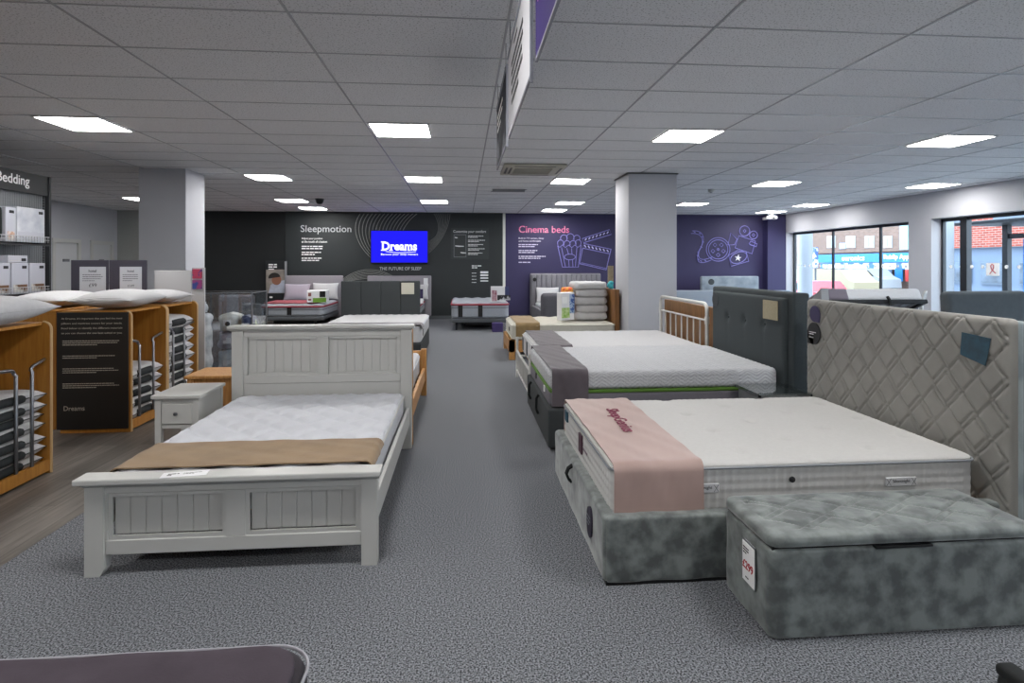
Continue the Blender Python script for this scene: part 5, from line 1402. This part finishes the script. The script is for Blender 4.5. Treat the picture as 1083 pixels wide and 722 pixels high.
# pale blue curved headboard right of the slate one
a, c = atY(821, 307, 8.4), atY(838, 307, 8.4)
t = thing('bed', 'light blue upholstered bed end just right of the slate headboard', 'bed', (5.0, 8.5, 0))
q = MB(); q.soft(a.x - .5, c.x, 8.4, 8.5, .0, a.z, .04, .1, rp=.045); q.build('headboard', mat('light_blue_fabric', '8a9cb0', .8), t, 60)
q = MB(); q.soft(a.x - .45, c.x - .05, 8.51, 10.2, .0, .5, .04, .3); q.build('base', mat('light_blue_fabric', '8a9cb0', .8), t, 60)
# oak sleigh bed end
t = thing('bed', 'oak sleigh bed with curved end post between slate and zigzag headboards', 'bed', (3.2, 4.6, 0))
SLW = wood('sleigh_oak', '8a4f22', 'a96a33', 'Z', 5)
def sleigh(mb, y0, y1):
    P = []
    for k in range(15):
        z = 1.08 - k * 1.08 / 14; x = 2.92 + .10 * sin((1.08 - z) * 1.9) ; P.append((x, z))
    pts = [(x - .03, z) for x, z in P] + [(x + .05 + .0 * z, z) for x, z in P[::-1]]
    mb.prism(pts, 'Y', y0, y1)
q = MB(); sleigh(q, 4.52, 4.6); q.build('end_post', SLW, t, 40)
q = MB(); sleigh(q, 5.8, 5.88); q.build('end_post', SLW, t, 40)
q = MB(); 
for k in range(6):
    z = .35 + k * .115; x = 2.93 + .10 * sin((1.08 - z) * 1.9); q.box(x - .015, x + .02, 4.6, 5.8, z, z + .1, .004)
q.build('slatted_headboard', SLW, t)
for y in (4.53, 5.83):
    q = MB(); q.box(3.05, 4.7, y, y + .03, .2, .35); q.build('side_rail', SLW, t)
q = MB(); q.box(4.7, 4.76, 4.52, 5.88, .0, .5, .005); q.build('footboard', SLW, t)
q = MB(); q.soft(3.08, 4.68, 4.57, 5.82, .3, .56, .05, .1, rp=.08); mt = q.build('mattress', TICK, None, 60); tagit(mt, 'white mattress on the oak sleigh bed behind the slate headboard', 'mattress')
q = MB(); piping(q, 3.08, 4.68, 4.57, 5.82, .52, .006, .08); q.build('piping', TICKB, mt)

# lifted storage bed by the first window
t = thing('bed', 'pale grey storage bed with raised slatted base in front of the windows', 'bed', (5.6, 7.6, 0))
LBX0, LBX1, LBY = 4.72, 6.1, 7.05
q = MB(); q.soft(LBX0, LBX1, 7.2, 8.38, .0, .34, .03, .3); q.build('base', mat('pale_velvet', '8f9296', .7, sheen=.3), t, 60)
tilt = 24
MBd = Mt(LBX0, LBY, .98) @ Euler((radians(-tilt), 0, 0)).to_matrix().to_4x4()
q = MB(); L1 = LBX1 - LBX0
for (cx, cy, lx, ly) in ((L1 / 2, .02, L1, .05), (L1 / 2, 1.5, L1, .05), (.02, .76, .05, 1.5), (L1 - .02, .76, .05, 1.5)): q.obox(MBd @ Matrix.Translation((cx, cy, 0)), lx, ly, .05, .004)
q.build('lift_frame', BLACK, t)
for k in range(11):
    q = MB(); q.obox(MBd @ Matrix.Translation((.08 + k * (L1 - .16) / 10, .76, .01)), .07, 1.44, .012); q.build('slat', mat('pale_slat', '9c9ea2', .5), t)
q = MB(); q.tube([MBd @ Vector((L1 - .55, -.01, .06)), MBd @ Vector((L1 - .55, -.03, .0)), MBd @ Vector((L1 - .55, -.01, -.06))], .02, 6); q.build('pull_strap', BLACKF, t)
for x in (.02, L1 - .02):
    a_ = MBd @ Vector((x, 1.0, -.02)); q = MB(); q.tube([a_, (a_.x, 8.2, .33)], .015, 8); q.build('lift_strut', CHROME, t)
q = MB(); q.prism([(6.9, .02), (7.15, .02), (7.19, 1.0), (6.99, 1.16), (6.93, .6)], 'X', LBX0 - .14, LBX0 - .04)
q.build('wing', mat('pale_velvet', '8f9296', .7, sheen=.3), t, 40)
q = MB(); q.soft(.0, L1, .03, 1.46, .032, .20, .04, .07, None, MBd, rp=.07)
mt = q.build('mattress', TICK, None, 60); tagit(mt, 'white mattress tipped up on the raised slatted base before the windows', 'mattress')
q = MB(); q.soft(-.006, .36, .024, 1.466, .026, .206, .042, .07, None, MBd, rp=.07); tagit(q.build('bed_runner', mat('grey_mauve_suede', '6c6570', .85, sheen=.3), None, 60), 'grey mauve runner on the tipped up mattress before the windows', 'bed runner')
# small grey wing headboard
t = thing('bed', 'grey bed with white piped wing beside the pier between windows', 'bed', (6.8, 8.4, 0))
a, c = atY(951, 310, 8.6), atY(973, 310, 8.6)
q = MB(); q.soft(a.x - .1, c.x, 8.6, 8.72, .0, 1.03, .05, .08, rp=.055); q.build('headboard', mat('cool_grey_fabric', '777c84', .8), t, 60)
q = MB(); q.tube([(c.x + .01, 8.58, .03), (c.x + .015, 8.58, .8), (c.x + .05, 8.58, .98), (c.x + .1, 8.6, 1.03), (c.x + .12, 8.64, .95), (c.x + .03, 8.66, .7)], .022, 8); q.build('wing_edge', WHITEP, t, 60)
q = MB(); q.soft(a.x - .1, c.x + .1, 8.73, 10.4, .0, .5, .04, .3); q.build('base', mat('cool_grey_fabric', '777c84', .8), t, 60)
# dark grey headboard at right
a, c = atY(1013, 306, 5.4), atY(1082, 306, 5.4)
t = thing('bed', 'dark grey upholstered bed with rounded headboard in front of the second window', 'bed', (5.6, 6.2, 0))
q = MB(); M_ = Mt((a.x + c.x) / 2 + .05, 5.48, .61, -6, 0, 0); W2 = (c.x - a.x) / 2 + .1
q.soft(-W2, W2, -.06, .06, -.58, .58, .05, .1, None, M_, rp=.055); q.build('headboard', mat('dark_blue_grey_fabric', '50575c', .9, var=.05), t, 60)
q = MB(); q.soft(a.x, c.x + .1, 5.6, 6.85, .03, .4, .04, .3); q.build('base', mat('dark_blue_grey_fabric', '50575c', .9), t, 60)
q = MB(); q.soft(a.x + .03, c.x + .07, 5.66, 6.8, .41, .62, .05, .12, rp=.08); mt = q.build('mattress', TICK, None, 60); tagit(mt, 'white mattress on the dark grey bed in front of the second window', 'mattress')
t = thing('bed', 'black upholstered bed back to back with the zigzag headboard', 'bed', (3.9, 3.0, 0))
q = MB(); q.soft(2.74, 2.84, 2.2, 3.75, .0, 1.06, .03, .2); q.build('headboard', BLACKF, t, 60)
q = MB(); q.soft(2.85, 4.65, 2.25, 3.7, .0, .4, .03, .3); q.build('base', BLACKF, t, 60)
q = MB(); q.soft(2.87, 4.6, 2.3, 3.65, .41, .62, .05, .12, rp=.08); mt = q.build('mattress', TICK, None, 60); tagit(mt, 'white mattress on the black bed behind the zigzag headboard', 'mattress')

# ================================================================== OUTSIDE
q = MB(); q.box(XR + .3, 13.5, -30, 70, -.12, -.06); tagit(q.build('pavement', mat('paving_outside', '9a9a98', .8, var=.1, scale=2), None), None, None, None, 'structure')
q = MB(); q.box(13.5, 60, -30, 110, -.7, -.6); tagit(q.build('road', mat('asphalt', '77787a', .9, var=.1, scale=3), None), None, None, None, 'structure')
RC = mat('white_round_column', '8f959c', .6)
for (u, yy, lab) in ((851.5, 16.0, 'white round column outside the far window'), (996.5, 11.2, 'white round column outside the second window')):
    x = atY(u, 280, yy).x; t = thing('round_column', lab, 'column', (x, yy, -.06))
    q = MB(); q.lathe(x, yy, [(.2, -.06), (.2, 3.3)], 32); q.build('shaft', RC, t, 60)
    q = MB(); q.lathe(x, yy, [(.24, -.06), (.24, .05), (.2, .06)], 32); q.build('collar', RC, t, 40)
def brick(name, c1, c2, mo, sc=1):
    m = bpy.data.materials.new(name); m.use_nodes = True; nt = m.node_tree; b = nt.nodes['Principled BSDF']; b.inputs['Roughness'].default_value = .9
    tc = nt.nodes.new('ShaderNodeTexCoord'); sp = nt.nodes.new('ShaderNodeSeparateXYZ'); cb = nt.nodes.new('ShaderNodeCombineXYZ'); ad = nt.nodes.new('ShaderNodeMath'); ad.operation = 'ADD'
    nt.links.new(tc.outputs['Object'], sp.inputs[0]); nt.links.new(sp.outputs['X'], ad.inputs[0]); nt.links.new(sp.outputs['Y'], ad.inputs[1]); nt.links.new(ad.outputs[0], cb.inputs[0]); nt.links.new(sp.outputs['Z'], cb.inputs[1])
    br = nt.nodes.new('ShaderNodeTexBrick'); br.inputs['Scale'].default_value = sc; br.inputs['Brick Width'].default_value = .3; br.inputs['Row Height'].default_value = .1; br.inputs['Mortar Size'].default_value = .012
    br.inputs['Color1'].default_value = (*hexc(c1), 1); br.inputs['Color2'].default_value = (*hexc(c2), 1); br.inputs['Mortar'].default_value = (*hexc(mo), 1)
    nt.links.new(cb.outputs[0], br.inputs['Vector']); nt.links.new(br.outputs['Color'], b.inputs['Base Color']); return m
# shop building across the road
BXF = 35
t = thing('building', 'brown brick terrace with blue euronics shop sign across the road', 'building', (BXF + 2, 50, -.1))
q = MB(); q.box(BXF, BXF + 6, 38, 100, 2.5, 9); q.box(BXF + .4, BXF + 6, 38, 100, -.62, 2.5); q.build('wall', brick('brown_brick', '6e5549', '86695c', '857b74'), t)
def fac(u0, v0, u1, v1, out, m_, name, d=.06):
    A, B = atX(u0, (v0 + v1) / 2, BXF), atX(u1, (v0 + v1) / 2, BXF); zt = atX((u0 + u1) / 2, v0, BXF).z; zb = atX((u0 + u1) / 2, v1, BXF).z
    q = MB(); q.box(BXF - out - d, BXF - out, B.y, A.y, zb, zt); return q.build(name, m_, t), B.y, A.y, zb, zt
sg_, sy0, sy1, sz0, sz1 = fac(866.5, 268, 972, 277.5, .1, mat('sign_blue', '0c76c4', .4), 'sign')
q = MB(); 
A, B = atX(890.5, 275.5, BXF - .17), atX(914.5, 275.5, BXF - .17); write(q, 'euronics', A, (0, -1, 0), (0, 0, 1), width=A.y - B.y, height=.42, bold=.02, thick=.03)
A, B = atX(935, 275.5, BXF - .17), atX(968, 275.5, BXF - .17); write(q, 'Ruislip Appliances', A, (0, -1, 0), (0, 0, 1), width=(A.y - B.y) * 1.3, height=.5, bold=.02, thick=.03)
q.build('sign_lettering', WHITE, sg_)
WF = mat('white_window_frame', 'a9acb2', .5); DG = mat('shop_dark_glass', '3c5068', .2)
for (u0, u1) in ((875, 884), (895, 905), (915, 925), (935, 944)):
    f_, a, c, zb, zt = fac(u0, 249.5, u1, 262, 0, WF, 'window')
    q = MB(); q.box(BXF - .09, BXF - .06, a + .12, (a + c) / 2 - .04, zb + .12, zt - .12); q.box(BXF - .09, BXF - .06, (a + c) / 2 + .04, c - .12, zb + .12, zt - .12); q.build('pane', mat('curtained_glass', '9db0c4', .2, col2='8fa0b4', scale=2), f_)
fac(952, 238, 961, 264, .0, mat('light_blue_panel', '8fb7d6', .4), 'blue_panel')
fac(889, 257, 895, 263, .05, mat('light_blue_sign', '9cc2e6', .4), 'hanging_sign')
fac(868, 278, 972, 284.5, .0, mat('shopfront_blue', '1e5f9a', .3, col2='c9d6e4', scale=1.1, ramp=(.48, .52)), 'shopfront_band')
for k in range(9):
    u0 = 870 + k * 11; m_ = (DG, mat('blue_poster', '1878b8', .4), mat('red_poster', 'c2413e', .4))[k % 3]
    fac(u0, 285, u0 + 8, 297.5, .0, m_, 'shop_window')
q = MB(); A, B = atX(869, 283, BXF - .07), atX(905, 283, BXF - .07)
lines(q, (BXF - .08, atX(871, 283, BXF).y, A.z), (0, -1, 0), (0, 0, 1), 10, 1, .3, .5, .02, seed=97); q.build('window_lettering', WHITE, t)
# vehicles
def vehicle(name, label, cat, x, y, L_, W, H_, col, prof, wheels, glass):
    t = thing(name, label, cat, (x, y, -.6)); z0 = -.6
    q = MB(); q.prism([(y + a * L_, z0 + .2 + b_ * (H_ - .2)) for a, b_ in prof], 'X', x - W / 2, x + W / 2); q.build('body', col, t)
    for a in wheels:
        for s in (-1, 1):
            q = MB(); q.lathe(0, y + a * L_, [(.32, x + s * (W / 2 - .1)), (.32, x + s * (W / 2 + .02))], 20, 'X', z0 + .32); q.build('wheel', BLACK, t)
    for g in glass:
        q = MB()
        for s in (-1, 1): q.prism([(y + a * L_, z0 + .2 + b_ * (H_ - .2)) for a, b_ in g], 'X', x + s * W / 2 - .01, x + s * (W / 2 + .01))
        q.build('side_window', DG, t)
    return t
a = atX(924, 290, 33)
t = vehicle('van', 'white van parked across the road below the shop sign', 'van', 33, a.y, 4.0, 1.6, 1.7, mat('white_car_paint', '8f9398', .3), [(-.5, 0), (.5, 0), (.5, .95), (.3, 1), (-.1, 1), (-.3, .6), (-.48, .45)], (-.32, .34), [[(-.27, .6), (-.1, .9), (.05, .9), (.05, .6)]])
q = MB(); lines(q, (32.18, a.y + .6, .5), (0, -1, 0), (0, 0, 1), 1.1, 1, .14, .2, .01, seed=96); q.build('lettering', INK, t)
a = atX(861, 305, 16)
vehicle('car', 'red car passing outside the far window', 'car', 16, a.y, 4.0, 1.7, 1.3, mat('red_car_paint', 'b52f3c', .3), [(-.5, 0), (.5, 0), (.5, .55), (.3, .6), (.15, 1), (-.15, 1), (-.3, .6), (-.5, .5)], (-.32, .32), [[(-.22, .62), (-.13, .92), (.12, .92), (.25, .62)]])
a = atX(881, 290, 28)
vehicle('van', 'cream van behind the red car outside the far window', 'van', 28, a.y, 7.5, 2, 1.65, mat('cream_car_paint', '958b70', .4), [(-.5, 0), (.5, 0), (.5, 1), (-.3, 1), (-.42, .5), (-.5, .4)], (-.33, .33), [])
a = atX(862.5, 270, 24)
t = thing('traffic_signal', 'dark post with blue sign outside the far window', 'street post', (24, a.y, -.6))
q = MB(); q.tube([(24, a.y, -.6), (24, a.y, 2.6)], .06, 8); q.build('post', mat('street_grey', '4a4f58', .5), t)
q = MB(); q.box(23.8, 24, a.y - .3, a.y + .3, 1.2, 2.6); q.build('sign_board', mat('blue_white_sign', '3c5a94', .5, col2='c9d2de', scale=3, ramp=(.5, .55)), t)
# brick building at right
t = thing('building', 'red brick building with grey framed windows outside the second window', 'building', (24, 20, -.6))
q = MB(); q.box(23, 30, 8, 27, 2.2, 9); q.build('wall', brick('red_brick', '84382c', '9c4a3c', '968780'), t)
q = MB(); q.box(23.3, 30, 8, 27, -.62, 2.2); q.build('ground_floor', mat('blue_grey_render', '64748a', .6), t)
for (y0, y1) in ((24.6, 25.9), (21.5, 23.0), (18.8, 20.0), (15, 16.5)):
    q = MB(); q.box(22.94, 23.05, y0, y1, 3.35, 5.2); w_ = q.build('window', mat('slate_frame', '5d6b7c', .5), t)
    q = MB(); q.box(22.9, 22.94, y0 + .18, y1 - .18, 3.5, 5.0); q.build('pane', mat('sky_glass', '9db9cc', .15), w_)
for k in range(9):
    y0 = 10 + k * 1.8; q = MB(); q.box(23.2, 23.3, y0, y0 + 1.3, .55, 1.6); w_ = q.build('shop_window', mat('grey_shop_frame', '59697c', .4), t)
    q = MB(); q.box(23.15, 23.2, y0 + .1, y0 + 1.2, .65, 1.5); q.build('pane', mat('dark_shop_glass', '2b3846', .2, col2='55667a', scale=1.5), w_)
# porch outside the second window
t = thing('porch', 'dark framed entrance porch with flat canopy outside the second window', 'porch', (11.5, 10.4, -.06))
q = MB(); q.box(10.6, 13.2, 9.0, 11.55, 2.29, 2.36, .01); q.build('canopy', FR, t)
for (x, y) in ((11.4, 11.1), (11.4, 9.7), (12.8, 11.1)):
    q = MB(); q.box(x, x + .1, y, y + .12, -.06, 2.29); q.build('post', FR, t)
q = MB(); q.box(11.42, 11.48, 9.82, 11.1, .2, .26); q.box(11.42, 11.48, 9.82, 11.1, 2.0, 2.1); q.build('cross_rail', FR, t)
pz = atX(1075, 262, 11.4)
q = MB(); q.box(11.39, 11.42, 9.85, 10.75, .9, 1.98); q.build('poster', mat('blue_yellow_poster', '2b8fc0', .4, col2='2f6fd0', scale=2), t)
# white notice on the window glass
a, c = atX(1043, 278, XR + .215), atX(1057, 291.5, XR + .215)
t = thing('window_notice', 'white notice with a red ribbon mark stuck to the second window', 'notice', (XR + .21, (a.y + c.y) / 2, c.z))
q = MB(); q.box(XR + .212, XR + .218, c.y, a.y, c.z, a.z); q.build('sheet', WHITE, t)
q = MB(); my = (a.y + c.y) / 2; mz = (a.z + c.z) / 2
q.tube([(XR + .21, my + .05, mz - .08), (XR + .21, my - .02, mz + .02), (XR + .21, my - .02, mz + .07), (XR + .21, my + .01, mz + .09), (XR + .21, my + .035, mz + .06), (XR + .21, my + .02, mz), (XR + .21, my - .06, mz - .07)], .008, 6); q.build('ribbon_mark', mat('crimson_print', 'a8283a', .5), t)

# ================================================================== LIGHT AND CAMERA
w = bpy.data.worlds.new('overcast'); SC.world = w; w.use_nodes = True
w.node_tree.nodes['Background'].inputs[0].default_value = (.72, .86, 1, 1); w.node_tree.nodes['Background'].inputs[1].default_value = 5.5
cam = bpy.data.cameras.new('camera'); co = bpy.data.objects.new('camera', cam); COL.objects.link(co)
cam.sensor_width = 36; cam.lens = 605 / 1083 * 36; cam.shift_y = -82 / 1083; cam.clip_end = 300; cam.clip_start = .05
co.location = (0, 0, CH); co.rotation_euler = (pi / 2, 0, -TH); SC.camera = co
vs = SC.view_settings; vs.view_transform = 'Standard'; vs.look = 'None'; vs.gamma = 1; vs.use_curve_mapping = False; vs.exposure = .4
cy = SC.cycles; cy.use_denoising = True; cy.max_bounces = 8; cy.diffuse_bounces = 5; cy.glossy_bounces = 3; cy.transparent_max_bounces = 12; cy.sample_clamp_indirect = 6
try: cy.denoiser = 'OPENIMAGEDENOISE'
except Exception: pass
